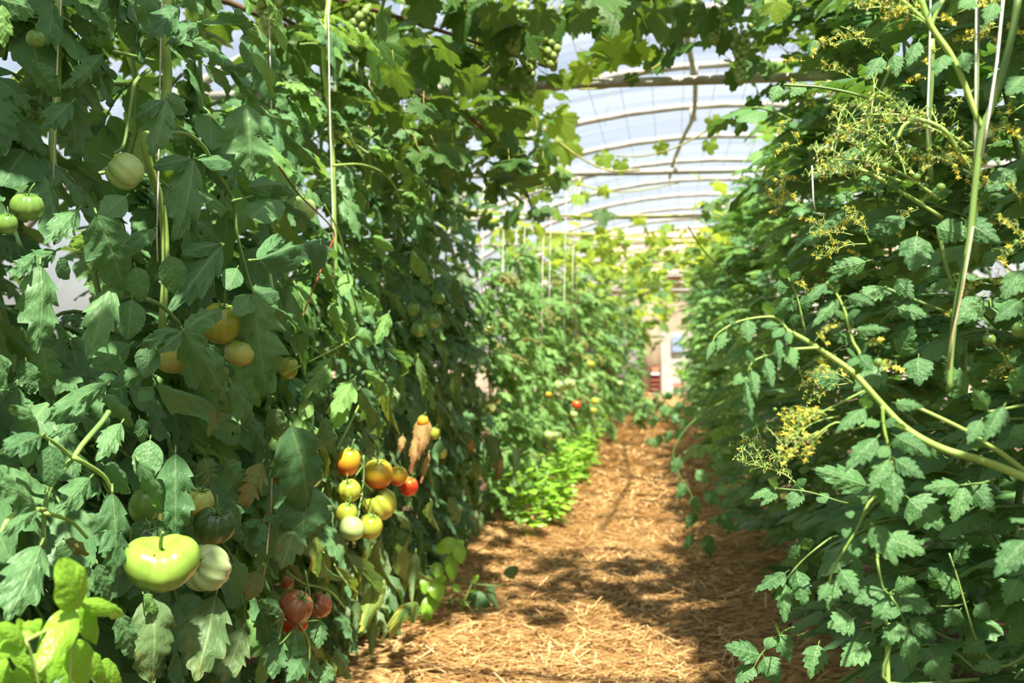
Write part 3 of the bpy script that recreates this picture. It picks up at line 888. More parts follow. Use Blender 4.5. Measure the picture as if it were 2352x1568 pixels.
# ------------------------------------------------------------------ measured leaves, left row
LH = [  # base, tip, width, kind, material, plane X
    ((96, 795), (113, 895), 75, 'beef', 'tomato_leaf', -.97), ((60, 830), (70, 905), 60, 'cut', 'tomato_leaf', -.98),
    ((165, 234), (97, 300), 62, 'beef', 'tomato_leaf', -.98), ((238, 124), (145, 207), 48, 'cut', 'tomato_leaf', -.98),
    ((80, 145), (134, 222), 60, 'beef', 'tomato_leaf', -1.0), ((-6, -4), (82, 30), 70, 'beef', 'tomato_leaf', -.9), ((3, 8), (7, 110), 50, 'beef', 'sunny_leaf', -.9),
    ((413, 14), (336, 91), 68, 'cut', 'tomato_leaf', -.90), ((458, 52), (385, 102), 52, 'beef', 'tomato_leaf', -.89), ((458, 52), (560, 84), 30, 'rolled', 'tomato_leaf', -.88),
    ((537, 21), (575, 78), 34, 'curl', 'tomato_leaf', -.9), ((558, 62), (620, 125), 34, 'cut', 'sunny_leaf', -.88), ((580, 120), (617, 237), 40, 'rolled', 'sunny_leaf', -.87),
    ((440, 95), (512, 155), 55, 'curl', 'tomato_leaf', -.88), ((470, 150), (520, 230), 40, 'rolled', 'tomato_leaf', -.9), ((505, 150), (590, 170), 30, 'cut', 'tomato_leaf', -.92),
    ((565, 238), (570, 413), 135, 'beef', 'tomato_leaf', -.86), ((382, 227), (348, 356), 80, 'beef', 'tomato_leaf', -.88), ((384, 227), (432, 255), 48, 'round', 'tomato_leaf', -.885), ((380, 230), (312, 272), 42, 'beef', 'tomato_leaf', -.885),
    ((444, 365), (403, 552), 92, 'beef', 'tomato_leaf', -.87), ((446, 365), (350, 385), 44, 'round', 'tomato_leaf', -.88), ((460, 368), (534, 376), 52, 'round', 'tomato_leaf', -.88),
    ((575, 500), (650, 458), 72, 'round', 'tomato_leaf', -.87), ((523, 482), (444, 444), 50, 'round', 'tomato_leaf', -.89), ((616, 265), (680, 300), 38, 'cut', 'sunny_leaf', -.9), ((651, 306), (742, 415), 42, 'beef', 'tomato_leaf', -.9), ((690, 340), (735, 420), 26, 'rolled', 'sunny_leaf', -.9),
    ((570, 430), (665, 452), 50, 'curl', 'tomato_leaf', -.9), ((640, 455), (730, 545), 40, 'cut', 'tomato_leaf', -.89), ((660, 470), (770, 590), 34, 'rolled', 'sunny_leaf', -.88),
    ((290, 450), (230, 500), 60, 'round', 'tomato_leaf', -.89), ((180, 480), (105, 560), 62, 'beef', 'tomato_leaf', -.9), ((355, 525), (290, 580), 50, 'beef', 'tomato_leaf', -.9),
    ((222, 492), (283, 668), 118, 'beef', 'tomato_leaf', -.86), ((130, 575), (40, 620), 50, 'beef', 'tomato_leaf', -.9), ((92, 608), (83, 812), 102, 'beef', 'tomato_leaf', -.87), ((132, 600), (160, 640), 45, 'round', 'tomato_leaf', -.88), ((75, 590), (22, 640), 46, 'cut', 'tomato_leaf', -.88),
    ((310, 612), (327, 694), 58, 'round', 'tomato_leaf', -.87), ((389, 587), (406, 676), 62, 'round', 'tomato_leaf', -.87), ((510, 565), (389, 720), 84, 'beef', 'tomato_leaf', -.865), ((505, 560), (415, 585), 40, 'round', 'tomato_leaf', -.87),
    ((303, 687), (293, 780), 70, 'round', 'tomato_leaf', -.87), ((255, 656), (203, 825), 82, 'beef', 'tomato_leaf', -.87), ((545, 615), (520, 665), 52, 'round', 'tomato_leaf', -.88),
    ((592, 596), (772, 592), 76, 'beef', 'tomato_leaf', -.83), ((596, 596), (650, 545), 40, 'beef', 'tomato_leaf', -.835), ((592, 598), (640, 535), 30, 'round', 'tomato_leaf', -.84),
    ((582, 673), (613, 916), 128, 'cut', 'tomato_leaf', -.82), ((580, 675), (540, 725), 55, 'round', 'tomato_leaf', -.83), ((586, 675), (642, 672), 55, 'round', 'tomato_leaf', -.83), ((590, 690), (690, 765), 60, 'cut', 'tomato_leaf', -.825),
    ((665, 668), (699, 868), 46, 'rolled', 'tomato_leaf', -.84), ((640, 650), (670, 720), 40, 'beef', 'tomato_leaf', -.86),
    ((420, 758), (527, 948), 104, 'beef', 'tomato_leaf', -.80), ((420, 758), (318, 796), 46, 'beef', 'tomato_leaf', -.81), ((420, 760), (362, 808), 46, 'round', 'tomato_leaf', -.80), ((425, 755), (510, 715), 58, 'beef', 'tomato_leaf', -.81),
    ((344, 792), (334, 868), 58, 'round', 'tomato_leaf', -.82), ((300, 790), (205, 850), 62, 'round', 'tomato_leaf', -.9), ((340, 850), (255, 885), 44, 'round', 'tomato_leaf', -.87),
    ((358, 885), (543, 998), 84, 'beef', 'tomato_leaf', -.83), ((352, 888), (318, 922), 34, 'round', 'tomato_leaf', -.83), ((248, 878), (100, 973), 64, 'beef', 'tomato_leaf', -.85), ((236, 905), (305, 980), 40, 'curl', 'tomato_leaf', -.84),
    ((530, 880), (585, 990), 90, 'beef', 'tomato_leaf', -.86), ((560, 960), (610, 1040), 70, 'beef', 'tomato_leaf', -.86), ((620, 940), (650, 1010), 60, 'curl', 'tired_leaf', -.86),
    ((757, 830), (695, 921), 54, 'cut', 'tomato_leaf', -.86), ((180, 970), (115, 1005), 34, 'beef', 'tomato_leaf', -.84),
    ((96, 999), (-2, 1043), 66, 'beef', 'tomato_leaf', -.78), ((90, 995), (20, 930), 46, 'curl', 'tomato_leaf', -.80), ((279, 971), (224, 1058), 58, 'beef', 'tomato_leaf', -.78), ((320, 960), (330, 1020), 36, 'curl', 'tomato_leaf', -.79),
    ((345, 1009), (331, 1112), 68, 'round', 'tomato_leaf', -.77), ((114, 1023), (120, 1119), 64, 'round', 'tomato_leaf', -.77), ((207, 1097), (129, 1178), 68, 'beef', 'tomato_leaf', -.77), ((70, 1020), (60, 1075), 44, 'round', 'tomato_leaf', -.79),
    ((258, 1131), (262, 1333), 88, 'cut', 'tomato_leaf', -.75), ((403, 1040), (403, 1243), 96, 'beef', 'tomato_leaf', -.75), ((318, 1060), (372, 1173), 44, 'curl', 'tomato_leaf', -.76), ((240, 1070), (300, 1130), 60, 'round', 'tomato_leaf', -.80),
    ((86, 1169), (-14, 1110), 90, 'beef', 'tomato_leaf', -.78), ((86, 1172), (-8, 1238), 40, 'beef', 'tomato_leaf', -.77), ((93, 1252), (10, 1428), 112, 'beef', 'tomato_leaf', -.75), ((130, 1255), (165, 1300), 50, 'round', 'tomato_leaf', -.77), ((150, 1240), (200, 1275), 34, 'curl', 'yellow_leaf', -.78),
    ((224, 1295), (250, 1384), 56, 'cut', 'tomato_leaf', -.75), ((205, 1300), (185, 1380), 60, 'beef', 'tomato_leaf', -.78), ((275, 1410), (303, 1512), 62, 'beef', 'tomato_leaf', -.74), ((348, 1368), (344, 1572), 110, 'curl', 'tired_leaf', -.74), ((330, 1365), (360, 1420), 38, 'curl', 'sunny_leaf', -.735),
    ((496, 1365), (448, 1566), 118, 'beef', 'tired_leaf', -.77), ((560, 1440), (510, 1570), 80, 'beef', 'tired_leaf', -.80), ((540, 1300), (560, 1365), 70, 'round', 'tomato_leaf', -.82), ((590, 1310), (570, 1380), 56, 'beef', 'yellow_leaf', -.83), ((600, 1400), (625, 1500), 54, 'beef', 'tomato_leaf', -.82),
    ((667, 978), (700, 1175), 132, 'curl', 'tomato_leaf', -.78), ((700, 1110), (690, 1250), 130, 'curl', 'tomato_leaf', -.785), ((740, 1130), (705, 1250), 70, 'curl', 'tired_leaf', -.79), ((690, 1180), (645, 1310), 80, 'beef', 'tired_leaf', -.80),
    ((603, 1062), (556, 1168), 66, 'cut', 'yellow_leaf', -.83), ((620, 1060), (640, 1110), 40, 'cut', 'yellow_leaf', -.83), ((606, 1198), (582, 1257), 48, 'beef', 'tomato_leaf', -.82), ((600, 1195), (560, 1210), 36, 'cut', 'tomato_leaf', -.82), ((612, 1195), (650, 1190), 34, 'cut', 'tomato_leaf', -.82),
    ((675, 1440), (682, 1536), 54, 'beef', 'tomato_leaf', -.79), ((737, 1424), (730, 1490), 42, 'beef', 'tomato_leaf', -.79), ((654, 1422), (599, 1379), 52, 'beef', 'tomato_leaf', -.79), ((640, 1460), (625, 1560), 60, 'beef', 'tomato_leaf', -.80), ((700, 1500), (660, 1566), 56, 'beef', 'tomato_leaf', -.78), ((770, 1490), (800, 1560), 44, 'beef', 'tomato_leaf', -.80), ((750, 1520), (745, 1580), 44, 'beef', 'tomato_leaf', -.79),
    ((560, 1215), (610, 1290), 60, 'beef', 'tomato_leaf', -.84), ((520, 1060), (560, 1130), 70, 'beef', 'tomato_leaf', -.86), ((470, 1050), (480, 1120), 60, 'cut', 'tired_leaf', -.84),
    # middle stretch of the row
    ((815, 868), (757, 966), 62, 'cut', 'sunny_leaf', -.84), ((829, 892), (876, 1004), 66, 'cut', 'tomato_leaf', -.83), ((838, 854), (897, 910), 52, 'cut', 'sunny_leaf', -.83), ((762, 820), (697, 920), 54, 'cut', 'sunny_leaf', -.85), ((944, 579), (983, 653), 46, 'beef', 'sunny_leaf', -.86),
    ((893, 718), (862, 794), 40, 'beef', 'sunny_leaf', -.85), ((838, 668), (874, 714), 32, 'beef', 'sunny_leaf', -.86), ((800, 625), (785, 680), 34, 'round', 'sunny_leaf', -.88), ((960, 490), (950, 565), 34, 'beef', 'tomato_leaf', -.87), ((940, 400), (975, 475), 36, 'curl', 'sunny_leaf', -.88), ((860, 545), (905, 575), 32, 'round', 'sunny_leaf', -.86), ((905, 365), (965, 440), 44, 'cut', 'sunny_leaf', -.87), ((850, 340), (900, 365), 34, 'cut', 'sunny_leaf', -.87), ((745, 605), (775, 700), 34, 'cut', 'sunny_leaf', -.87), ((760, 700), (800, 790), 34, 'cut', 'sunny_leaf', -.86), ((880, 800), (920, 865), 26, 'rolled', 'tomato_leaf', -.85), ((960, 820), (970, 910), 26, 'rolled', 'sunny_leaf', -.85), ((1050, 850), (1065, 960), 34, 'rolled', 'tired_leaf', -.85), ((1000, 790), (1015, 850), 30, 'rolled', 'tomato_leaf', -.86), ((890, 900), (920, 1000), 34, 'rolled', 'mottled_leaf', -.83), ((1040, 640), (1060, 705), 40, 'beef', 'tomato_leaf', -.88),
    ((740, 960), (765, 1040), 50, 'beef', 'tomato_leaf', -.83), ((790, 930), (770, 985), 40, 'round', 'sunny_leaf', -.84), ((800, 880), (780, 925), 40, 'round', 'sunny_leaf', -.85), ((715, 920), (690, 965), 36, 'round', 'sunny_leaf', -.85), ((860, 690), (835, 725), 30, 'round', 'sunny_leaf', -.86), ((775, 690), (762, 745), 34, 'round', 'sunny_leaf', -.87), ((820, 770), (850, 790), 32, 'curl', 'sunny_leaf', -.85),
    ((796, 1272), (848, 1386), 38, 'rolled', 'tired_leaf', -.82), ((875, 1235), (917, 1362), 34, 'rolled', 'tired_leaf', -.82), ((944, 1221), (1003, 1334), 38, 'rolled', 'tired_leaf', -.81), ((882, 1321), (831, 1460), 58, 'rolled', 'mottled_leaf', -.82), ((958, 1396), (882, 1462), 44, 'curl', 'mottled_leaf', -.80), ((955, 1269), (948, 1388), 34, 'rolled', 'tired_leaf', -.81), ((990, 1150), (1010, 1220), 34, 'rolled', 'tired_leaf', -.82), ((1030, 1145), (1050, 1200), 44, 'curl', 'tired_leaf', -.82), ((745, 1270), (800, 1330), 34, 'rolled', 'tomato_leaf', -.83), ((770, 1300), (805, 1375), 26, 'rolled', 'mottled_leaf', -.82), ((910, 1180), (935, 1215), 30, 'curl', 'tired_leaf', -.83), ((820, 1380), (815, 1480), 34, 'rolled', 'tired_leaf', -.84), ((860, 1430), (855, 1510), 30, 'rolled', 'tired_leaf', -.85), ((1010, 1010), (1005, 1080), 30, 'rolled', 'tomato_leaf', -.82), ((1130, 1000), (1140, 1080), 40, 'curl', 'tired_leaf', -.83), ((1185, 1030), (1175, 1120), 26, 'rolled', 'tired_leaf', -.83),
    ((975, 955), (960, 1058), 44, 'curl', 'brown_leaf', -.82), ((955, 1000), (944, 1090), 24, 'curl', 'brown_leaf', -.815), ((925, 1000), (920, 1040), 18, 'curl', 'brown_leaf', -.83), ((985, 1040), (968, 1110), 18, 'rolled', 'brown_leaf', -.815), ((1150, 1040), (1140, 1110), 20, 'curl', 'brown_leaf', -.83), ((1080, 1010), (1085, 1040), 24, 'curl', 'brown_leaf', -.84),
]
for b_, t_, w_, kd, mt, X in LH:
    y = at(b_[0], b_[1], X=X).y
    hero(near_plant(LEFT, y), b_, t_, w_ * (1.18 if kd in ('rolled', 'curl') else 1.05), kd, mt, X=X)


def px_stem(plant, pts, r, mat='stem', name='stem', X=None, Y=None, k=4, n=7):
    P = []
    for q in pts:
        P.append(at(q[0], q[1], Y=q[2] if len(q) > 2 else Y, X=X if len(q) < 3 else None) - plant.location)
    b = MB(); b.tube(smooth_pts(P, k), r, n)
    return b.build(name, MT[mat], plant)


def lplant(px, py, X):
    return near_plant(LEFT, at(px, py, X=X).y)


for pts, r, mt, X in [
    ([(385, -20), (378, 80), (384, 200), (352, 300), (330, 330), (372, 480), (380, 610), (372, 760)], 0.0105, 'stem_pale', -1.0),
    ([(136, -20), (133, 100), (130, 230), (120, 330), (128, 450)], 0.008, 'stem_pale', -1.05),
    ([(758, -20), (744, 120), (756, 260), (765, 380), (768, 520), (772, 640)], 0.0085, 'stem_pale', -1.0),
    ([(750, 105), (715, 100), (690, 102)], 0.004, 'stem', -1.0), ([(765, 380), (830, 378), (880, 398), (912, 440), (930, 520)], 0.004, 'stem_pale', -.93),
    ([(380, 305), (430, 308), (470, 340), (500, 400), (535, 460), (545, 540), (570, 640), (584, 675)], 0.0042, 'stem', -.885),
    ([(342, 160), (310, 190), (300, 240), (285, 330), (262, 352)], 0.004, 'stem', -.95), ([(352, 140), (310, 130), (262, 118)], 0.004, 'stem', -.95),
    ([(530, 462), (560, 455), (580, 450)], 0.003, 'stem', -.88), ([(572, 598), (592, 596)], 0.003, 'stem', -.84),
    ([(338, 686), (375, 705), (408, 740), (420, 758)], 0.0038, 'stem', -.83),
    ([(250, 945), (235, 968), (190, 1020), (168, 1052), (120, 1110), (102, 1175), (100, 1260)], 0.0042, 'stem', -.795), ([(168, 1052), (130, 1020), (96, 999)], 0.003, 'stem_pale', -.79), ([(170, 1050), (235, 1090), (258, 1131)], 0.0035, 'stem_pale', -.78), ([(104, 1170), (60, 1170), (20, 1190), (0, 1230)], 0.003, 'stem_pale', -.78), ([(104, 1178), (160, 1195), (200, 1235)], 0.003, 'stem_pale', -.785),
    ([(625, 520), (650, 560), (680, 570)], 0.0025, 'stem_pale', -.9), ([(828, 740), (800, 640), (780, 540), (745, 470)], 0.0028, 'stem_pale', -.87), ([(650, 860), (770, 800), (820, 770)], 0.0025, 'stem_pale', -.87), ([(835, 1045), (835, 1100), (829, 1150), (815, 1195)], 0.0028, 'stem', -.825), ([(833, 1070), (808, 1105)], 0.0025, 'stem', -.825), ([(832, 1105), (852, 1125), (866, 1140)], 0.0022, 'stem', -.82), ([(829, 1135), (845, 1165), (846, 1180)], 0.0018, 'stem', -.82),
    ([(655, 1310), (700, 1340), (755, 1355), (795, 1400)], 0.0028, 'stem', -.80), ([(700, 1310), (708, 1350), (712, 1370)], 0.003, 'stem', -.79), ([(650, 1425), (640, 1480), (690, 1432), (735, 1424)], 0.0022, 'stem', -.79), ([(680, 1420), (710, 1480), (705, 1568)], 0.003, 'stem_pale', -.795),
    ([(965, 560), (970, 600), (945, 640), (950, 700)], 0.002, 'stem', -.88), ([(850, 880), (800, 980), (775, 1030)], 0.003, 'stem_pale', -.85), ([(1000, 880), (1060, 1010), (1150, 1080)], 0.002, 'stem', -.85), ([(1000, 700), (1010, 780), (1020, 840)], 0.002, 'stem', -.87)]:
    pl = lplant(pts[len(pts) // 2][0], pts[len(pts) // 2][1], X)
    px_stem(pl, pts, [r, r * 0.75], mt, 'stem', X=X)
px_stem(lplant(760, 520, -.9), [(640, 382), (690, 450), (765, 528), (752, 580), (705, 700), (690, 740)], 0.0022, 'red_cane', 'dry_stalk', X=-.9)

# wilted shoot that droops onto the straw
wl = LEFT[-2]
p_end = at(1095, 1455, Y=4.72)
px_stem(wl, [(985, 1300, 4.75), (1040, 1320, 4.75), (1088, 1340, 4.73), (1150, 1345, 4.75)], [0.004, 0.002], 'stem', 'stem')
hero(wl, (1092, 1352), (1098, 1470), 78, 'curl', 'tomato_leaf', Y=4.72, tilt=(0, -.2, .4), pet=(1090, 1340))
hero(wl, (1092, 1392), (1062, 1440), 44, 'curl', 'tomato_leaf', Y=4.73, tilt=(0, -.2, .4), pet=(1091, 1370))
hero(wl, (1120, 1340), (1150, 1405), 36, 'rolled', 'tired_leaf', Y=4.75, pet=(1095, 1340))
hero(wl, (1170, 1300), (1180, 1330), 50, 'curl', 'tired_leaf', Y=5.2, pet=(1130, 1330))

# ------------------------------------------------------------------ right row: the sunlit branch and its neighbours
BY = 1.32
def rp(px, py, Y):
    return near_plant(RIGHT, Y)
br = RIGHT[0]
px_stem(br, [(2440, 1132, BY - .04), (2340, 1090), (2254, 1057), (2180, 1036), (2120, 1009), (2070, 975), (2027, 930), (1965, 861), (1925, 830), (1883, 802), (1845, 778), (1807, 758)], [0.0052, 0.0026], 'stem_pale', 'side_shoot', Y=BY, n=8)
px_stem(br, [(2440, 1150), (2323, 1057), (2272, 1023), (2217, 988), (2110, 937), (2060, 920)], [0.0032, 0.0018], 'stem_pale', 'side_shoot', Y=BY + .02)
RS = [([(1966, 862), (1975, 815), (1958, 782), (1941, 716), (1917, 668), (1900, 648)], .0018, BY), ([(1815, 765), (1790, 735), (1765, 727), (1700, 737), (1652, 763), (1636, 785)], .0013, BY),
      ([(1880, 798), (1850, 800), (1814, 803), (1765, 816), (1728, 832), (1714, 872)], .0015, BY - .01), ([(2027, 932), (2028, 965), (2034, 1002), (2048, 1060), (2052, 1090), (2046, 1130)], .002, BY - .02),
      ([(2048, 1085), (2010, 1140), (1993, 1159), (1969, 1214), (1945, 1252), (1914, 1307), (1905, 1340)], .0018, BY), ([(1990, 895), (1950, 915), (1900, 940), (1850, 965)], .0014, BY), ([(2010, 965), (1960, 985), (1920, 970), (1860, 1010)], .0014, BY - .02),
      ([(2045, 1362), (2065, 1400), (2086, 1451)], .0015, BY + .1), ([(1900, 1240), (1840, 1290), (1800, 1338)], .0015, BY + .25), ([(1945, 1155), (1860, 1130), (1784, 1121)], .0014, BY + .25), ([(2260, 1108), (2225, 1112), (2206, 1114)], .0015, BY + .1),
      ([(2016, 1270), (2026, 1345), (2050, 1370)], .002, BY + .12), ([(1800, 1450), (1750, 1500), (1725, 1545)], .0018, BY + .5), ([(1830, 1460), (1780, 1460)], .0013, BY + .45), ([(2352, 930), (2300, 940), (2268, 945)], .0015, BY), ([(2352, 1510), (2300, 1530), (2255, 1490), (2235, 1450), (2200, 1330), (2180, 1270)], .0018, BY + .2), ([(2200, 1390), (2150, 1392)], .0013, BY + .2), ([(2340, 910), (2325, 900)], .0012, BY)]
for pts, r, Y in RS:
    if Y >= BY + .1:
        x0_, y0_ = pts[0]
        pts = [(x0_ + 25, y0_ - 10, Y + .35), (x0_, y0_, Y + .02)] + pts[1:]
    px_stem(br if Y < BY + .08 else rp(0, 0, Y), pts, [r * 1.15, r * 0.7], 'stem_pale' if Y < BY + .08 else 'stem', 'rachis', Y=Y, n=6)
RH = [  # base, tip, width, depth Y
    ((1900, 648), (1938, 630), 24, BY), ((1897, 650), (1852, 697), 30, BY), ((1946, 680), (2012, 700), 32, BY), ((1926, 686), (1864, 752), 34, BY), ((1944, 726), (1976, 714), 22, BY), ((1944, 728), (1918, 716), 20, BY), ((1963, 757), (2046, 757), 32, BY), ((1960, 770), (1905, 780), 36, BY + .02), ((1915, 670), (1930, 655), 16, BY), ((1912, 668), (1890, 672), 22, BY), ((1935, 700), (1946, 690), 14, BY), ((1960, 752), (1956, 738), 14, BY),
    ((1776, 727), (1826, 680), 28, BY), ((1770, 725), (1760, 690), 30, BY + .01), ((1812, 740), (1838, 725), 22, BY), ((1717, 733), (1721, 789), 38, BY), ((1668, 760), (1647, 808), 30, BY), ((1640, 780), (1622, 828), 18, BY), ((1790, 745), (1745, 750), 26, BY - .01), ((1800, 752), (1775, 775), 26, BY - .01), ((1808, 760), (1815, 790), 20, BY - .02), ((1690, 738), (1676, 742), 14, BY),
    ((1808, 795), (1828, 846), 40, BY - .02), ((1783, 775), (1793, 846), 24, BY - .02), ((1757, 820), (1777, 893), 32, BY - .02), ((1726, 850), (1740, 918), 30, BY - .03), ((1714, 872), (1728, 968), 28, BY - .03), ((1714, 854), (1684, 886), 32, BY - .02), ((1735, 828), (1712, 806), 26, BY - .02), ((1760, 815), (1748, 800), 18, BY - .02), ((1725, 842), (1710, 832), 16, BY - .02),
    ((1987, 937), (1917, 996), 46, BY - .03), ((2056, 925), (2122, 935), 34, BY - .03), ((2020, 968), (1985, 975), 28, BY - .03), ((2031, 970), (2064, 970), 26, BY - .03), ((2014, 1005), (1940, 1082), 54, BY - .04), ((2057, 1000), (2143, 1048), 48, BY - .04), ((2070, 985), (2060, 968), 30, BY - .03), ((2042, 1025), (2018, 1050), 28, BY - .04), ((2045, 1020), (2068, 1012), 24, BY - .04), ((2042, 1054), (1995, 1132), 48, BY - .05), ((2056, 1054), (2126, 1099), 44, BY - .05), ((2052, 1082), (2056, 1182), 46, BY - .06), ((2025, 1100), (2042, 1187), 46, BY - .03), ((1990, 940), (1988, 905), 30, BY - .02), ((2002, 960), (1996, 985), 18, BY - .02),
    ((1965, 862), (1990, 790), 24, BY - .01), ((1970, 822), (1945, 802), 26, BY - .02), ((1975, 815), (2003, 852), 36, BY - .03), ((1968, 820), (1950, 842), 26, BY - .03),
    ((2004, 1205), (2062, 1301), 56, BY - .04), ((2038, 1232), (2128, 1273), 66, BY + .03), ((1931, 1308), (1973, 1370), 48, BY - .03), ((1920, 1328), (1902, 1402), 44, BY), ((1985, 1225), (1988, 1248), 26, BY - .02), ((1960, 1245), (1972, 1280), 36, BY - .02), ((1975, 1262), (1995, 1270), 24, BY - .02), ((1960, 1285), (1980, 1345), 36, BY), ((1945, 1205), (1942, 1235), 22, BY - .02), ((1950, 1170), (1955, 1190), 20, BY - .02), ((1905, 1340), (1880, 1380), 34, BY), ((1995, 1140), (1940, 1160), 22, BY),
    ((1802, 640), (1800, 608), 26, BY + .4), ((1812, 650), (1840, 625), 24, BY + .4), ((1810, 660), (1775, 655), 34, BY + .4), ((1828, 690), (1790, 710), 40, BY + .4), ((1835, 700), (1880, 680), 40, BY + .4), ((2008, 405), (1960, 430), 30, BY + .22), ((1985, 1215), (2010, 1190), 26, BY),
    ((2048, 1370), (2002, 1450), 50, BY + .1), ((2075, 1372), (2152, 1408), 46, BY + .1), ((2075, 1427), (2022, 1487), 48, BY + .1), ((2091, 1420), (2152, 1470), 46, BY + .1), ((2087, 1451), (2093, 1547), 50, BY + .1), ((2058, 1395), (2050, 1420), 26, BY + .1), ((2070, 1390), (2095, 1400), 26, BY + .1), ((2030, 1355), (1960, 1385), 56, BY + .14), ((2055, 1355), (2105, 1330), 50, BY + .14),
    ((1805, 1314), (1733, 1360), 44, BY + .25), ((1800, 1338), (1803, 1433), 40, BY + .25), ((1830, 1310), (1850, 1400), 50, BY + .28), ((1835, 1275), (1815, 1255), 40, BY + .25), ((1858, 1262), (1850, 1235), 30, BY + .27), ((1810, 1290), (1830, 1270), 22, BY + .24),
    ((1745, 1503), (1662, 1482), 58, BY + .5), ((1728, 1525), (1690, 1575), 50, BY + .5), ((1755, 1508), (1790, 1575), 58, BY + .5), ((1790, 1455), (1815, 1520), 46, BY + .45), ((1775, 1462), (1760, 1490), 30, BY + .45), ((1788, 1455), (1785, 1435), 26, BY + .45),
    ((2204, 1114), (2119, 1121), 44, BY + .1), ((2216, 1117), (2188, 1200), 54, BY + .1), ((2230, 1111), (2287, 1178), 56, BY + .1), ((1992, 1114), (1862, 1076), 66, BY + .16), ((2088, 1145), (2173, 1218), 86, BY + .12), ((2150, 1050), (2110, 1010), 40, BY + .15),
    ((1838, 1125), (1809, 1174), 38, BY + .22), ((1778, 1121), (1722, 1146), 30, BY + .22), ((1780, 1124), (1747, 1163), 28, BY + .22), ((1776, 1118), (1778, 1096), 24, BY + .22), ((1822, 1118), (1853, 1101), 22, BY + .22), ((1885, 1132), (1895, 1155), 30, BY + .25),
    ((2356, 1240), (2283, 1326), 70, BY - .1), ((2352, 1190), (2325, 1200), 50, BY - .08), ((2340, 1330), (2310, 1390), 60, BY), ((2268, 940), (2232, 890), 44, BY - .05), ((2306, 932), (2258, 1018), 50, BY - .06), ((2254, 964), (2222, 1020), 40, BY - .06), ((2325, 898), (2356, 834), 50, BY - .06), ((2340, 905), (2310, 880), 30, BY - .05), ((2330, 975), (2352, 1010), 40, BY),
    ((2106, 541), (2097, 628), 78, BY + .15), ((2254, 682), (2187, 748), 62, BY + .15), ((2066, 818), (2100, 745), 58, BY + .2), ((2062, 706), (2139, 728), 42, BY + .2), ((2110, 820), (2111, 887), 72, BY + .15), ((2222, 905), (2165, 840), 70, BY + .25), ((2030, 840), (1960, 900), 70, BY + .25), ((2350, 620), (2300, 690), 60, BY + .15), ((2345, 690), (2285, 740), 54, BY + .12), ((1990, 600), (1895, 625), 44, BY + .4), ((2030, 660), (1960, 690), 50, BY + .35), ((2060, 640), (2100, 690), 44, BY + .3), ((2190, 640), (2130, 670), 40, BY + .25), ((1930, 870), (1850, 860), 60, BY + .3), ((2120, 640), (2180, 610), 34, BY + .25),
    ((2080, 500), (1990, 540), 50, BY + .25), ((2150, 520), (2240, 545), 60, BY + .15), ((2215, 505), (2300, 560), 60, BY + .15), ((1960, 440), (1905, 470), 34, BY + .3), ((1940, 480), (1890, 530), 36, BY + .3), ((1985, 420), (2040, 405), 32, BY + .25), ((2040, 440), (2065, 400), 36, BY + .22), ((2140, 440), (2190, 440), 34, BY + .2), ((2225, 445), (2310, 450), 30, BY + .15),
    ((2110, 95), (2085, 155), 42, BY + .3), ((2025, 130), (1990, 185), 46, BY + .4), ((2055, 125), (2060, 180), 36, BY + .4), ((2170, 125), (2150, 175), 50, BY + .1), ((2210, 120), (2225, 168), 40, BY + .1), ((2352, 175), (2310, 220), 56, BY + .1), ((2270, 290), (2240, 330), 40, BY + .2), ((2330, 390), (2260, 440), 60, BY + .15), ((1845, 190), (1815, 225), 36, BY + .9), ((1790, 195), (1770, 235), 34, BY + .9), ((1870, 90), (1860, 130), 30, BY + .9), ((2285, 5), (2265, 60), 44, BY), ((2240, 0), (2200, 20), 44, BY), ((2160, 0), (2130, 40), 20, BY),
    ((2210, 1360), (2150, 1330), 50, BY + .22), ((2190, 1290), (2230, 1250), 40, BY + .24), ((2170, 1350), (2130, 1300), 48, BY + .24), ((2205, 1400), (2170, 1440), 44, BY + .2), ((2240, 1390), (2275, 1420), 44, BY + .2), ((2260, 1470), (2210, 1500), 50, BY + .2), ((2300, 1520), (2230, 1540), 40, BY + .12), ((2320, 1480), (2340, 1440), 40, BY + .12), ((1990, 1480), (1930, 1530), 70, BY + .3), ((1960, 1420), (1900, 1440), 70, BY + .32), ((2140, 1510), (2180, 1570), 70, BY + .2), ((1880, 1480), (1860, 1560), 60, BY + .36),
]
for b_, t_, w_, Y in RH:
    pl = br if Y < BY + .08 else rp(0, 0, Y)
    hero(pl, b_, t_, w_ * 1.08, 'round' if w_ < 31 and math.hypot(b_[0] - t_[0], b_[1] - t_[1]) < 38 else 'cherry', 'cherry_leaf', Y=Y, Y2=Y - 0.015, tilt=(-.2, -.1, .45))

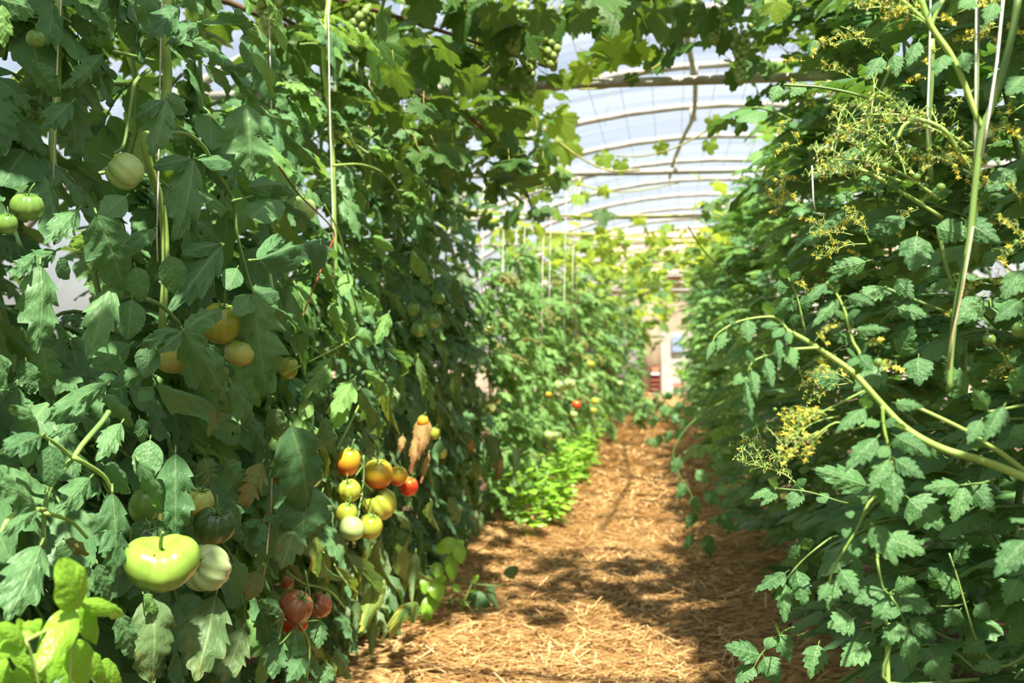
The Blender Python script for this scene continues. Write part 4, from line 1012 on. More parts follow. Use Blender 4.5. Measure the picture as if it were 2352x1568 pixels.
for pts, Y, r in [([(1700, 900), (1600, 960), (1548, 1030), (1560, 1090), (1590, 1140), (1592, 1190)], 6.6, .004), ([(1720, 1050), (1640, 1100), (1600, 1170), (1590, 1230), (1625, 1270)], 5.6, .004), ([(1640, 960), (1560, 985), (1520, 1000), (1492, 1010)], 9.5, .005), ([(1640, 1000), (1580, 930), (1540, 905)], 9.5, .005)]:
    px_stem(rp(0, 0, Y), pts, [r, r * .6], 'stem', 'stem', Y=Y)
for b_, t_, w_, Y in [((1560, 1050), (1545, 1090), 30, 6.6), ((1575, 1110), (1552, 1145), 30, 6.6), ((1590, 1140), (1610, 1180), 30, 6.6), ((1592, 1185), (1575, 1215), 26, 6.6), ((1600, 1080), (1630, 1110), 34, 6.5), ((1625, 1225), (1632, 1285), 34, 5.6), ((1600, 1180), (1575, 1210), 28, 5.6), ((1592, 1230), (1570, 1262), 26, 5.6), ((1620, 1130), (1660, 1160), 40, 5.6), ((1650, 1180), (1690, 1220), 40, 5.6),
                      ((1520, 1000), (1500, 1030), 24, 9.5), ((1540, 990), (1528, 1020), 26, 9.5), ((1500, 1008), (1480, 1020), 18, 9.5), ((1560, 985), (1560, 1015), 26, 9.5), ((1575, 960), (1560, 985), 26, 9.5), ((1570, 925), (1548, 945), 26, 9.5), ((1545, 905), (1520, 915), 22, 9.5), ((1590, 940), (1570, 955), 30, 9.5), ((1530, 930), (1515, 955), 20, 11), ((1505, 960), (1495, 985), 20, 11), ((1490, 930), (1475, 950), 20, 11), ((1560, 890), (1545, 905), 20, 11)]:
    hero(rp(0, 0, Y), b_, t_, w_, 'cherry', 'cherry_leaf', Y=Y)

# tall stems among the right row
for pts, r, mt, Y in [
    ([(2112, -10), (2138, 60), (2180, 120), (2210, 180), (2240, 260), (2256, 295)], .0042, 'stem_pale', BY + .1), ([(2060, -10), (2138, 60)], .003, 'stem_pale', BY + .1), ([(2165, 0), (2150, 30), (2138, 62)], .003, 'stem_pale', BY + .1),
    ([(2340, -10), (2318, 110), (2280, 240), (2256, 300), (2240, 420), (2225, 560), (2200, 680), (2185, 800), (2180, 900)], .0046, 'stem', BY + .1),
    ([(2245, -10), (2243, 200), (2240, 330), (2242, 600)], .0035, 'stem', BY + .2), ([(2140, 90), (2138, 200), (2132, 300), (2140, 420)], .0045, 'stem', BY + .3),
    ([(1955, 380), (2010, 405), (2060, 435), (2110, 465), (2165, 500)], .003, 'stem_pale', BY + .22), ([(2205, 350), (2170, 300), (2120, 277), (2080, 285), (2060, 320)], .003, 'stem_pale', BY + .15), ([(2155, 520), (2170, 600), (2190, 660)], .003, 'stem', BY + .2), ([(2010, 250), (2030, 190), (2050, 150)], .003, 'stem', BY + .5), ([(1800, 195), (1880, 200), (1960, 215), (2010, 235)], .0025, 'stem', BY + .6), ([(1850, 770), (1830, 680), (1800, 620)], .0022, 'stem', BY + .4), ([(1680, 640), (1620, 580), (1580, 520)], .004, 'stem_pale', 4.5), ([(2030, 660), (2130, 700), (2185, 720)], .0025, 'stem', BY + .3), ([(2250, 1560), (2040, 1568), (2045, 1480), (2030, 1440)], .003, 'stem', BY + .35), ([(2040, 1590), (2038, 1500), (2042, 1430)], .004, 'stem_pale', BY + .36)]:
    px_stem(rp(0, 0, Y), pts, [r, r * 0.8], mt, 'stem', Y=Y)

# ------------------------------------------------------------------ flowers
fl = MB()
for k in range(5):
    a = k * 2 * PI / 5
    c, s_ = math.cos(a), math.sin(a)
    q = lambda rr, off, z: (c * rr - s_ * off, s_ * rr + c * off, z)
    fl.add([q(.12, -.10, 0), q(.12, .10, 0), q(.5, .13, .10), q(.5, -.13, .10), q(1.0, 0, -.10 + .5 * (k % 2))], [(0, 1, 2, 3), (3, 2, 4)])
for k in range(6):
    a, b = k * PI / 3, (k + 1) * PI / 3
    fl.add([(math.cos(a) * .2, math.sin(a) * .2, 0), (math.cos(b) * .2, math.sin(b) * .2, 0), (math.cos(b) * .13, math.sin(b) * .13, -.6), (math.cos(a) * .13, math.sin(a) * .13, -.6), (0, 0, -.95)], [(0, 1, 2, 3), (3, 2, 4)])
FLOWER = fl.mesh('flower', MT['petal'])
FLOWER2 = FLOWER.copy(); FLOWER2.materials.clear(); FLOWER2.materials.append(MT['purple_petal'])
BUD = leaflet_geo(3, asp=0.4, lobes=2, dep=0, bend=0.2, nt=4, m=1)


def truss_geo(seed, nb=8, nped=5, flower_p=0.13):
    """A branching flower truss of about unit length along +y; returns mesh and flower frames."""
    r = random.Random(seed)
    b = MB(); fr = []
    main = smooth_pts([V((0, 0, 0)), V((r.uniform(-.05, .05), .3, .08)), V((r.uniform(-.1, .1), .6, .08)), V((0, .85, 0))], 3)
    b.tube(main, [0.014, 0.007], 5)
    for k in range(nb):
        i = min(len(main) - 1, int((0.3 + 0.7 * k / (nb - 1)) * (len(main) - 1)))
        sg = 1 if k % 2 else -1
        d = V((sg * r.uniform(.3, 1.0), r.uniform(.1, .8), r.uniform(-.2, .7))).normalized()
        ln = r.uniform(.22, .42)
        br_ = [main[i], main[i] + d * ln * .5 + V((0, 0, .03)), main[i] + d * ln]
        br_ = smooth_pts(br_, 3)
        b.tube(br_, [0.007, 0.004], 4)
        for p in range(nped):
            q = br_[1 + (p * (len(br_) - 2)) // max(1, nped - 1)]
            dd = V((r.uniform(-1, 1), r.uniform(-.6, 1), r.uniform(.1, .9))).normalized()
            e1 = q + dd * r.uniform(.05, .09)
            e2 = e1 + V((dd.x * .03, dd.y * .03, -r.uniform(.03, .06)))
            b.tube([q, e1, e2], [0.0035, 0.003], 3, cap=False)
            dn = (e2 - e1).normalized()
            x = r.random()
            if x < flower_p:
                fr.append((e2, dn + V((r.uniform(-.4, .4), r.uniform(-.4, .4), 0))))
                b.tube([e2 - dn * .012, e2 + dn * .004], [0.004, 0.014], 5)
            else:
                m = 1 if x < 0.72 else 2
                b.tube([e2, e2 + dn * .02, e2 + dn * .045], [0.004, 0.011, 0.002], 4, m)
                if m == 1:
                    for g in range(3):
                        a = g * 2.1
                        sp = V((math.cos(a), math.sin(a), 0.2)) * .03
                        b.tube([e2, e2 + sp + dn * 0.012], [0.004, 0.001], 3, 0, cap=False)
    return b.mesh('flower_truss', [MT['stem_pale'], MT['bud'], MT['dry_petal']]), fr


TR = [truss_geo(900 + k, 10, 6) for k in range(4)]
TRF = [truss_geo(950 + k, 9, 5, 0.3) for k in range(2)]


def put_truss(plant, b, t, Y, Y2=None, k=None, fpx=13, up=(0, -.2, 1), flower=None, far=False, wide=1.0):
    pb_, pt_ = at(b[0], b[1], Y=Y), at(t[0], t[1], Y=Y2 or Y)
    me, fr = (TRF if far else TR)[k if k is not None else R.randrange(2 if far else 4)]
    L = (pt_ - pb_).length
    m = frame(pt_ - pb_, V(up), pb_ - plant.location, (L * wide, L, L))
    o = link('flower_truss', me, plant, m)
    sz = fpx * 0.62 * mpp(pb_) / L
    for p, d in fr:
        d = -d
        mm = frame(d.orthogonal(), d, p, (sz, sz, sz))
        link('flower', flower or FLOWER, o, mm)


TL = [((2230, 340), (1960, 250), BY + .2, 13), ((2200, 330), (2010, 275), BY + .18, 13), ((2160, 460), (1870, 350), BY + .18, 14), ((2120, 430), (1890, 260), BY + .24, 12), ((2080, 420), (1850, 405), BY + .2, 13), ((2010, 300), (1890, 330), BY + .2, 12), ((2200, 350), (2270, 430), BY + .14, 15), ((2205, 350), (2240, 470), BY + .14, 14), ((2140, 330), (2200, 400), BY + .15, 14), ((2250, 345), (2110, 395), BY + .15, 13),
      ((2138, 60), (1945, 15), BY + .1, 16), ((2110, 20), (2030, 50), BY + .1, 14), ((2140, 40), (2190, 50), BY + .12, 14), ((2060, 0), (1950, -10), BY + .12, 15), ((2200, 30), (2300, 10), BY + .14, 13),
      ((2352, 240), (2280, 330), BY + .12, 13), ((2352, 340), (2300, 290), BY + .12, 13), ((2352, 90), (2310, 60), BY + .16, 13), ((2130, 180), (2085, 185), BY + .3, 12), ((2160, 110), (2130, 150), BY + .3, 12), ((2352, 560), (2285, 500), BY + .1, 14), ((2352, 540), (2300, 610), BY + .1, 13), ((2345, 470), (2310, 420), BY + .14, 12), ((2352, 700), (2270, 640), BY + .2, 10), ((2280, 790), (2330, 880), BY + .22, 10), ((2210, 700), (2260, 640), BY + .25, 10),
      ((1930, 955), (1782, 1040), BY, 17), ((1880, 990), (1800, 1070), BY - .02, 17), ((1900, 985), (1850, 1060), BY - .01, 16), ((1895, 950), (1790, 965), BY + .02, 13), ((1920, 940), (1810, 990), BY + .01, 15),
      ((1935, 795), (1870, 880), BY + .02, 14), ((1900, 800), (1880, 770), BY - .01, 9), ((1870, 785), (1930, 745), BY - .01, 9), ((1985, 800), (2025, 780), BY, 12), ((1990, 840), (2070, 850), BY, 14), ((1960, 880), (1870, 850), BY + .1, 12),
      ((1960, 540), (1860, 545), BY + .4, 12), ((1990, 560), (1870, 600), BY + .4, 12), ((1920, 560), (1850, 500), BY + .45, 12), ((2000, 560), (1930, 480), BY + .35, 11), ((2110, 480), (2050, 520), BY + .3, 11),
      ((1950, 880), (1850, 930), BY + .3, 8), ((1850, 1130), (1680, 1050), BY + .7, 8), ((1800, 1060), (1690, 1010), BY + .8, 8), ((2340, 830), (2280, 870), BY + .25, 8), ((1960, 880), (1830, 890), BY + .35, 8)]
for b_, t_, Y, fp in TL:
    put_truss(br if Y < BY + .08 else rp(0, 0, Y), b_, t_, Y, fpx=fp)
rt = random.Random(77)
for k in range(30):
    Y = rt.uniform(1.5, 2.6)
    px = rt.uniform(1860, 2330) if Y < 2.0 else rt.uniform(1800, 2150)
    py = rt.uniform(20, 720)
    an = rt.uniform(1.6, 4.2); ln = rt.uniform(60, 100) * 1.6 / Y
    put_truss(rp(0, 0, Y), (px, py), (px + math.cos(an) * ln, py - math.sin(an) * ln * .7), Y, fpx=12 * 1.5 / Y + 2)
for b_, t_, Y, fp in [((1850, 480), (1750, 440), 2.6, 11), ((1840, 460), (1770, 470), 2.6, 11), ((1830, 440), (1780, 500), 2.65, 11), ((1850, 420), (1770, 420), 2.7, 10), ((1850, 140), (1800, 150), 2.7, 10), ((1960, 180), (1880, 160), 2.4, 10), ((2000, 90), (1900, 110), 2.4, 10), ((1930, 60), (1990, 110), 2.3, 10), ((1900, 180), (1860, 250), 2.6, 9)]:
    put_truss(rp(0, 0, Y), b_, t_, Y, fpx=fp, far=True)
# purple-flowered stretch of the far left row
for b_, t_ in [((1440, 760), (1415, 720)), ((1440, 790), (1450, 850)), ((1430, 820), (1445, 780)), ((1425, 700), (1440, 730)), ((1450, 830), (1430, 870))]:
    put_truss(near_plant(FARL, 17), b_, t_, 15.5, fpx=8, far=True, flower=FLOWER2)

# ------------------------------------------------------------------ tomatoes
def fruit_geo(ribs, dep, obl, kid, dent, seed, nu=40, nv=18):
    """Fruit of unit width, stalk end up."""
    r = random.Random(seed)
    ph = [r.uniform(-.25, .25) for _ in range(max(1, ribs))]
    v, uv, f = [], [], []
    for i in range(nv + 1):
        th = PI * i / nv
        for j in range(nu):
            a = 2 * PI * j / nu
            k = 1.0
            if ribs:
                q = (a / (2 * PI) * ribs + 0.25 * math.sin(a * 2 + seed)) % 1.0
                k -= dep * (abs(2 * q - 1) ** 2.5) * (math.sin(th) ** 0.6) * (1.15 - 0.65 * i / nv) * (1 + ph[int(a / (2 * PI) * ribs) % ribs])
            rr = 0.5 * math.sin(th) ** 0.86 * k
            z = 0.5 * obl * math.cos(th) * (k ** 0.5)
            z -= dent * math.exp(-(rr / 0.17) ** 2) * (1 if th < PI / 2 else -0.35)
            x, y = rr * math.cos(a), rr * math.sin(a)
            z += kid * (abs(x) * 1.1 - 0.22) * (1 if th < PI / 2 else 0.35)
            y *= 1 - 0.25 * kid
            v.append((x, y, z)); uv.append((j / nu, i / nv))
    for i in range(nv):
        for j in range(nu):
            f.append((i * nu + j, (i + 1) * nu + j, (i + 1) * nu + (j + 1) % nu, i * nu + (j + 1) % nu))
    return v, f, uv


FG = {'smooth': fruit_geo(6, .03, .86, 0, .07, 1), 'ribbed': fruit_geo(9, .13, .72, 0, .10, 2), 'kidney': fruit_geo(7, .07, .70, .28, .10, 3), 'deep': fruit_geo(8, .2, .74, .1, .13, 4), 'plain': fruit_geo(0, 0, .95, 0, .04, 5, 20, 10)}
TM = {}
cx = MB()
for k in range(6):
    a = k * PI / 3 + 0.2
    rr = [0.03, 0.12, 0.2, 0.29]; zz = [0.0, 0.035, 0.05, 0.10 if k % 2 else 0.02]; ww = [.03, .035, .025, .002]
    vs = []
    for q in range(4):
        for sg in (-1, 1):
            vs.append((math.cos(a) * rr[q] - sg * math.sin(a) * ww[q], math.sin(a) * rr[q] + sg * math.cos(a) * ww[q], zz[q]))
    cx.add(vs, [(2 * q, 2 * q + 1, 2 * q + 3, 2 * q + 2) for q in range(3)])
CALYX = cx.mesh('calyx', MT['calyx'])
sk = MB(); sk.tube([(0, 0, -.02), (0.01, 0, .1), (.05, .02, .22), (.13, .05, .34)], [.028, .022], 6)
STALK = sk.mesh('stalk', MT['stem'])


def tomato(px, py, wpx, hpx, shape, skin, label, X=None, Y=None, axis=(0, 0, 1), stalk=True, spin=0.0, name='tomato', grp=None, par_rot=True):
    c = at(px, py, Y=Y, X=X)
    s = wpx * mpp(c)
    hh = hpx * mpp(c)
    k = (shape, skin)
    if k not in TM:
        b = MB(); b.add(*FG[shape]); TM[k] = b.mesh('tomato', FM[skin])
    obl = {'smooth': .86, 'ribbed': .72, 'kidney': .75, 'deep': .74, 'plain': .95}[shape]
    zz = max(s * 0.75, min(hh / obl, s * 1.4))
    ax = V(axis).normalized()
    view = (CAM - c).normalized()
    xax = view.cross(ax).normalized() * -1
    xax = -xax
    yax = ax.cross(xax)
    m = M.Identity(4)
    for i_ in range(3):
        m[i_][0], m[i_][1], m[i_][2], m[i_][3] = xax[i_] * s, yax[i_] * s, ax[i_] * zz, c[i_]
    o = link(name, TM[k], None, m)
    tag(o, label, 'tomato', grp)
    top = {'smooth': .36, 'ribbed': .27, 'kidney': .18, 'deep': .25, 'plain': .44}[shape]
    link('calyx', CALYX, o, M.Translation((0, 0, top)))
    if stalk:
        link('stalk', STALK, o, M.Translation((0, 0, top)) @ M.Rotation(spin, 4, 'Z'))
    return o


G1 = 'tomatoes on the near left row'
A = (0.3, -.25, 1)
T_ = [
    (82, 88, 42, 40, 'smooth', 'green', 'small green tomato hanging in shade near the upper left corner', -1.0, A),
    (287, 394, 86, 84, 'ribbed', 'pale', 'pale green ribbed tomato beside the thick stem with dried blossom end', -.92, (-.75, -.3, .75)),
    (62, 474, 76, 66, 'ribbed', 'green', 'larger green tomato of the pair under drooping calyx tips', -.93, A),
    (16, 514, 48, 48, 'smooth', 'green', 'smaller green tomato of the pair, half cut by the picture edge', -.92, A),
    (694, 480, 64, 60, 'smooth', 'pale', 'pale green tomato half hidden behind the long narrow leaf', -1.0, A),
    (398, 812, 96, 92, 'ribbed', 'cream', 'cream yellow tomato with cracked base behind a big dark leaf', -.86, A),
    (508, 742, 96, 112, 'ribbed', 'yellow', 'big yellow green tomato behind the two large dark leaves', -.89, A),
    (552, 808, 74, 66, 'smooth', 'cream', 'cream yellow tomato peeping out under the jagged dark leaf', -.86, A),
    (331, 1160, 70, 84, 'smooth', 'green', 'green tomato in shadow above the huge kidney shaped tomato', -.86, A),
    (345, 1228, 96, 70, 'deep', 'deep', 'dark green tomato tucked behind the huge kidney shaped tomato', -.83, A),
    (392, 1190, 60, 70, 'smooth', 'cream', 'dull cream tomato deep behind the half lit hanging leaf', -.87, A),
    (458, 1152, 68, 104, 'ribbed', 'cream', 'pale cream green tomato above the dark shouldered one', -.84, A),
    (492, 1205, 98, 88, 'deep', 'deep', 'dark green shouldered tomato behind a curved dark stalk', -.81, A),
    (474, 1304, 112, 112, 'deep', 'white', 'whitish green deeply ribbed tomato lit by sun', -.775, (-.35, -.9, .3)),
    (371, 1290, 172, 128, 'kidney', 'lime', 'huge lime green kidney shaped tomato lit by sun', -.74, (.12, -.35, 1)),
    (733, 1390, 58, 68, 'deep', 'plum', 'ribbed reddish brown tomato half hidden behind its twin', -.81, (-.3, -.7, .6)),
    (680, 1393, 80, 74, 'ribbed', 'plum', 'brownish red ribbed tomato low in the near left row', -.79, (.5, -.2, .6)),
    (676, 1432, 62, 44, 'smooth', 'red', 'red tomato mostly hidden beneath the brownish red one', -.82, A),
    (660, 1335, 30, 46, 'smooth', 'plum', 'dark red tomato in deep shade above the brownish pair', -.86, A),
    (800, 1060, 56, 72, 'smooth', 'turning', 'orange red tomato at the top of the ripening cluster behind leaves', -.83, A),
    (868, 1088, 70, 68, 'smooth', 'turning', 'yellow tomato blushing red at the sides, in the ripening cluster', -.81, (.1, -.4, 1)),
    (914, 1093, 44, 46, 'smooth', 'turning', 'orange tomato peeping out behind the red one', -.83, A),
    (939, 1117, 43, 44, 'smooth', 'red', 'bright red tomato beside the dry brown leaf', -.81, A),
    (803, 1126, 54, 52, 'ribbed', 'yellow', 'yellow ribbed tomato under the orange red one', -.82, (-.1, -.6, 1)),
    (872, 1157, 80, 74, 'deep', 'yellow', 'large yellow ribbed tomato below the blushing one', -.81, (-.5, -.5, .9)),
    (796, 1180, 50, 52, 'smooth', 'yellow', 'small yellow green tomato at the edge of the cluster behind a leaf', -.82, A),
    (850, 1209, 58, 58, 'smooth', 'yellow', 'yellow green tomato at the bottom of the ripening cluster', -.815, A),
    (808, 1213, 60, 54, 'smooth', 'pale', 'pale green tomato showing its blossom scar at the cluster bottom', -.80, (.3, .6, .7)),
    (992, 733, 44, 40, 'smooth', 'green', 'shiny green tomato hanging in the middle of the left foliage', -.86, A),
    (962, 756, 36, 36, 'smooth', 'green', 'smaller green tomato below the shiny green one', -.86, A),
    (949, 710, 28, 38, 'smooth', 'green', 'green tomato half hidden behind a narrow leaf above the smaller one', -.88, A),
    (1006, 684, 32, 28, 'smooth', 'green', 'green tomato in shade just above the shiny green one', -.88, A),
    (786, 754, 24, 40, 'smooth', 'pale', 'pale green tomato sliver between light leaves', -.9, A),
    (663, 845, 44, 66, 'smooth', 'yellow', 'yellow green tomato hidden behind the rolled leaf', -.9, A),
    (971, 968, 26, 32, 'smooth', 'turning', 'small orange tomato beside the dry hanging leaf', -.82, A),
    (998, 995, 24, 30, 'smooth', 'yellow', 'small yellow green tomato just under the small orange one', -.82, A),
    (1016, 1040, 22, 30, 'smooth', 'yellow', 'small yellow green tomato in shade below the dry leaf', -.83, A),
    (1072, 306, 34, 32, 'smooth', 'green', 'dark green tomato silhouetted against the bright film', -.9, A),
]
for px, py, w_, h_, sh, skn, lb, X, ax in T_:
    tomato(px, py, w_, h_, sh, skn, lb, X=X, axis=ax, spin=R.uniform(0, 6), grp=G1)
for px, py, w_, skn, lb, Y in [
    (1286, 886, 30, 'pale', 'pale green tomato, front one of the sunlit far pair', 7.2), (1308, 881, 28, 'pale', 'pale green tomato, rear one of the sunlit far pair', 7.25), (1324, 929, 21, 'red', 'lone red tomato in the sunlit far left row', 7.2), (1318, 951, 18, 'pale', 'pale green tomato under the lone red one', 7.2), (1260, 906, 15, 'turning', 'pinkish orange tomato partly hidden below the far pair', 7.3), (1261, 999, 24, 'pale', 'pale green tomato, left of two above the far basil', 7.0), (1279, 999, 20, 'pale', 'pale green tomato, right of two above the far basil', 7.05), (1356, 836, 20, 'yellow', 'yellow green tomato high in the sunlit far row', 9.5), (1367, 921, 20, 'yellow', 'bright yellow tomato beside the lone red one', 9.0), (1363, 942, 16, 'yellow', 'small yellow tomato under the bright yellow one', 9.0), (1122, 756, 26, 'cream', 'cream yellow tomato between near and far left rows', 6.8), (1424, 880, 14, 'pale', 'pale green tomato under the purple flowers', 13.5), (1453, 889, 12, 'pale', 'tiny pale green tomato by the far path edge', 14.0), (1486, 905, 9, 'red', 'tiny orange red tomato near the red door', 15.0)]:
    tomato(px, py, w_, w_ * 0.92, 'smooth', skn, lb, Y=Y, axis=(.2, -.3, 1), spin=R.uniform(0, 6), grp='tomatoes on the far left row')
for k, (px, py, w_, Y, lb) in enumerate([
    (2033, 382, 19, BY + .17, 'green cherry tomato under the middle of the big flower truss'), (1930, 400, 13, BY + .18, 'tiny green cherry tomato by the tip of the big flower truss'), (2105, 406, 19, BY + .15, 'green cherry tomato between yellow flowers at the truss centre'), (2161, 430, 20, BY + .13, 'larger green cherry tomato below the big flower truss'), (1974, 334, 17, BY + .2, 'green cherry tomato inside the big flower truss'), (1929, 305, 17, BY + .2, 'green cherry tomato near the top of the big flower truss'), (2175, 210, 13, BY + .18, 'tiny green cherry tomato hanging by the tall twine'), (2272, 780, 29, BY + .16, 'pale green cherry tomato beside the stem with twine'), (2342, 757, 36, BY + .14, 'green cherry tomato cut by the right picture edge'), (2017, 832, 21, BY, 'green cherry tomato on the sunlit branch'), (2320, 578, 15, BY + .1, 'green cherry tomato, lower of two under yellow flowers'), (2334, 556, 14, BY + .1, 'green cherry tomato, upper of two under yellow flowers'), (1780, 1190 - 250, 10, BY + .7, 'tiny green cherry tomato in the dark right foliage'), (2017, 333, 14, BY + .2, 'green cherry tomato hanging deep in the big flower truss')]):
    tomato(px, py, w_, w_, 'plain', 'green', lb, Y=Y, axis=(R.uniform(-.3, .3), -.2, 1), spin=R.uniform(0, 6), name='cherry_tomato', grp='cherry tomatoes of the right row')

# ------------------------------------------------------------------ twine
def twine(pts, label, X=None, Y=None, r=0.0016, grp='support twines', mat='twine'):
    P = [at(q[0], q[1], Y=Y, X=X) for q in pts]
    base = P[-1]
    b = MB(); b.tube([p - base for p in P], r, 5)
    o = b.build('support_twine', MT[mat])
    o.location = base
    tag(o, label, 'twine', grp)


twine([(617, -120), (617, 0), (623, 240), (628, 420), (630, 520)], 'white twine hanging beside the big quilted leaf', X=-1.02)
twine([(752, -120), (754, 0), (757, 240), (765, 520), (768, 640)], 'white twine along the pale tomato stem at mid left', X=-.97, r=.002)
twine([(850, -120), (850, 0), (848, 240), (846, 330), (846, 480)], 'white twine in front of the dark grape leaves', X=-1.1, r=.002)
twine([(922, -120), (922, 40), (924, 170), (924, 290)], 'shaded twine next to the dark grape leaves', X=-1.15, r=.0025)
twine([(376, -120), (370, 60), (366, 230), (364, 400), (360, 540), (362, 600)], 'pale twine tied along the thick stem', X=-.965, r=.0017)
twine([(142, -120), (140, 0), (132, 140), (128, 240), (122, 420)], 'thin twine by the small shaded tomato', X=-1.03, r=.0014)
twine([(985, 150), (985, 300), (988, 460)], 'faint twine crossing the film gap', X=-1.12, r=.002)
twine([(1070, 330), (1072, 480), (1070, 650)], 'thin twine at the end of the near left row', X=-1.12, r=.002)
twine([(2137, -120), (2137, 30), (2134, 160), (2130, 260), (2138, 330)], 'white twine behind the forked tomato stem', Y=BY + .28, r=.0016)
twine([(2242, -100), (2242, 20), (2240, 330), (2238, 470), (2232, 560)], 'white twine down the middle of the right row', Y=BY + .17, r=.0015)
twine([(2310, -60), (2300, 40), (2290, 140), (2272, 260), (2255, 360)], 'frayed slanting twine by the right edge', Y=BY + .06, r=.002)
twine([(2235, 520), (2212, 660), (2190, 760), (2178, 850)], 'tan twine twisted round the slanting stem', Y=BY + .08, r=.0014, mat='tan_twine')
twine([(1865, 380), (1868, 460), (1872, 480)], 'short twine glimpsed among the right foliage', Y=BY + .6, r=.0016)
twine([(625, 1080), (622, 1170), (610, 1300), (600, 1360)], 'tan twine glimpsed low between the left leaves', X=-.86, r=.0018, mat='tan_twine')
for k, (px, y0, y1, Y) in enumerate([(1110, 500, 720, 6.9), (1157, 500, 690, 7.0), (1187, 500, 640, 7.6), (1206, 500, 680, 7.5), (1249, 480, 690, 7.8), (1266, 490, 640, 8.4), (1300, 470, 680, 8.8), (1319, 500, 610, 9.6), (1328, 500, 650, 10.2), (1435, 640, 700, 15)]):
    twine([(px + 4, y0 - 120), (px, y0), (px - 4, y1), (px - 4, y1 + 130)], f'white twine, {ordn(k)} of those above the sunlit far left row', Y=Y, r=.0035 if Y < 9 else .004, grp='twines of the far left row')

# ------------------------------------------------------------------ basil
def basil(name_label, loc, h, n, size, seed, grp=None):
    r = random.Random(seed)
    o = empty('basil_plant', loc); tag(o, name_label, 'basil', grp)
    ns = max(2, n // 14)
    for s_ in range(ns):
        a0 = r.uniform(0, 6.28); sp = r.uniform(0.02, 0.35) * h
        top = V((math.cos(a0) * sp, math.sin(a0) * sp, h * r.uniform(.7, 1)))
        b = MB(); b.tube([(0, 0, 0), tuple(top * .5 + V((0, 0, .02))), tuple(top)], [.004, .002], 5); b.build('stem', MT['stem_pale'], o)
        for k in range(n // ns):
            t = 0.3 + 0.7 * k / (n // ns - 1)
            q = top * t
            a = k * 1.57 + r.uniform(-.4, .4) + (k // 2) * .8
            e = r.uniform(-.4, .5)
            d = V((math.cos(a) * math.cos(e), math.sin(a) * math.cos(e), math.sin(e)))
            L = size * r.uniform(.6, 1.1) * (1.1 - .35 * t)
            link('leaf', leaf_mesh('basil', r.randrange(4), 'basil_leaf'), o, frame(d, V((r.uniform(-.3, .3), r.uniform(-.3, .3), 1)), q, (L * .58, L, L)))
    return o


bp = at(170, 1400, X=-.62)
bas = basil('bright lime green basil plant in the lower left corner', (bp.x, bp.y, 0), bp.z - 0.06, 30, 0.06, 41)
BH = [((182, 1398), (136, 1282), 100), ((178, 1385), (285, 1412), 48), ((170, 1392), (88, 1545), 74), ((185, 1390), (212, 1470), 56), ((195, 1400), (222, 1480), 40), ((165, 1470), (200, 1575), 78), ((95, 1440), (50, 1440), 34), ((58, 1468), (-14, 1440), 56), ((60, 1470), (-14, 1510), 50), ((55, 1470), (95, 1420), 34), ((120, 1480), (110, 1575), 60), ((30, 1540), (75, 1590), 56), ((-10, 1540), (40, 1590), 70), ((-5, 1500), (-20, 1570), 60), ((200, 1500), (240, 1570), 50), ((170, 1385), (185, 1340), 44), ((60, 1465), (40, 1420), 30), ((150, 1545), (170, 1600), 60), ((205, 1395), (190, 1378), 22), ((180, 1390), (168, 1402), 24), ((20, 1500), (90, 1545), 54), ((110, 1500), (60, 1570), 60), ((150, 1480), (130, 1560), 54), ((230, 1520), (280, 1580), 56), ((0, 1450), (30, 1490), 40), ((100, 1450), (130, 1490), 34)]
for k, (b_, t_, w_) in enumerate(BH):
    p0, p1 = at(b_[0], b_[1], X=-.60 - .004 * k), at(t_[0], t_[1], X=-.60 - .004 * k)
    mid = (p0 + p1) / 2
    wd = w_ * mpp(mid) * 1.08
    nn = (CAM - mid).normalized() * .8 + V((.3, 0, .5))
    link('leaf', leaf_mesh('basil', k % 4, 'basil_leaf'), bas, frame(p1 - p0, nn, p0 - bas.location, (wd, (p1 - p0).length, (p1 - p0).length)))
for pts in ([(178, 1390), (165, 1470), (160, 1600)], [(60, 1470), (80, 1530), (100, 1620)], [(170, 1400), (120, 1440), (60, 1470)]):
    px_stem(bas, pts, [0.0014, 0.002], 'stem_pale', 'stem', X=-.615)
b2 = at(1045, 1300, Y=4.55)
mb = basil('basil shoots growing at the foot of the near left row', (b2.x, 4.6, 0), 0.24, 10, 0.08, 43)
for k, (b_, t_, w_, Y) in enumerate([((1050, 1240), (1000, 1268), 36, 4.5), ((1050, 1245), (1060, 1295), 32, 4.48), ((1032, 1270), (1040, 1335), 30, 4.5), ((1052, 1238), (1062, 1255), 20, 4.5), ((985, 1320), (975, 1365), 34, 4.4), ((995, 1330), (1010, 1380), 40, 4.38), ((1005, 1325), (1022, 1335), 26, 4.4), ((980, 1370), (982, 1435), 30, 4.38), ((1000, 1290), (1010, 1330), 30, 4.5), ((1040, 1340), (1055, 1360), 22, 4.5), ((990, 1360), (1000, 1400), 34, 4.42)]):
    p0, p1 = at(b_[0], b_[1], Y=Y), at(t_[0], t_[1], Y=Y - .03)
    mid = (p0 + p1) / 2
    link('leaf', leaf_mesh('basil', k % 4, 'basil_leaf'), mb, frame(p1 - p0, (CAM - mid).normalized() + V((.3, 0, .4)), p0 - mb.location, (w_ * mpp(mid) * 1.1, (p1 - p0).length, (p1 - p0).length)))
yy, k = 6.5, 0
while yy < 11.5:
    basil(f'lime green basil bush, {ordn(k)} along the edge of the far path', (-.80 + R.uniform(-.05, .05), yy, 0), R.uniform(.36, .5), 64, 0.12, 50 + k, 'basil bushes along the far left row')
    yy += .5; k += 1

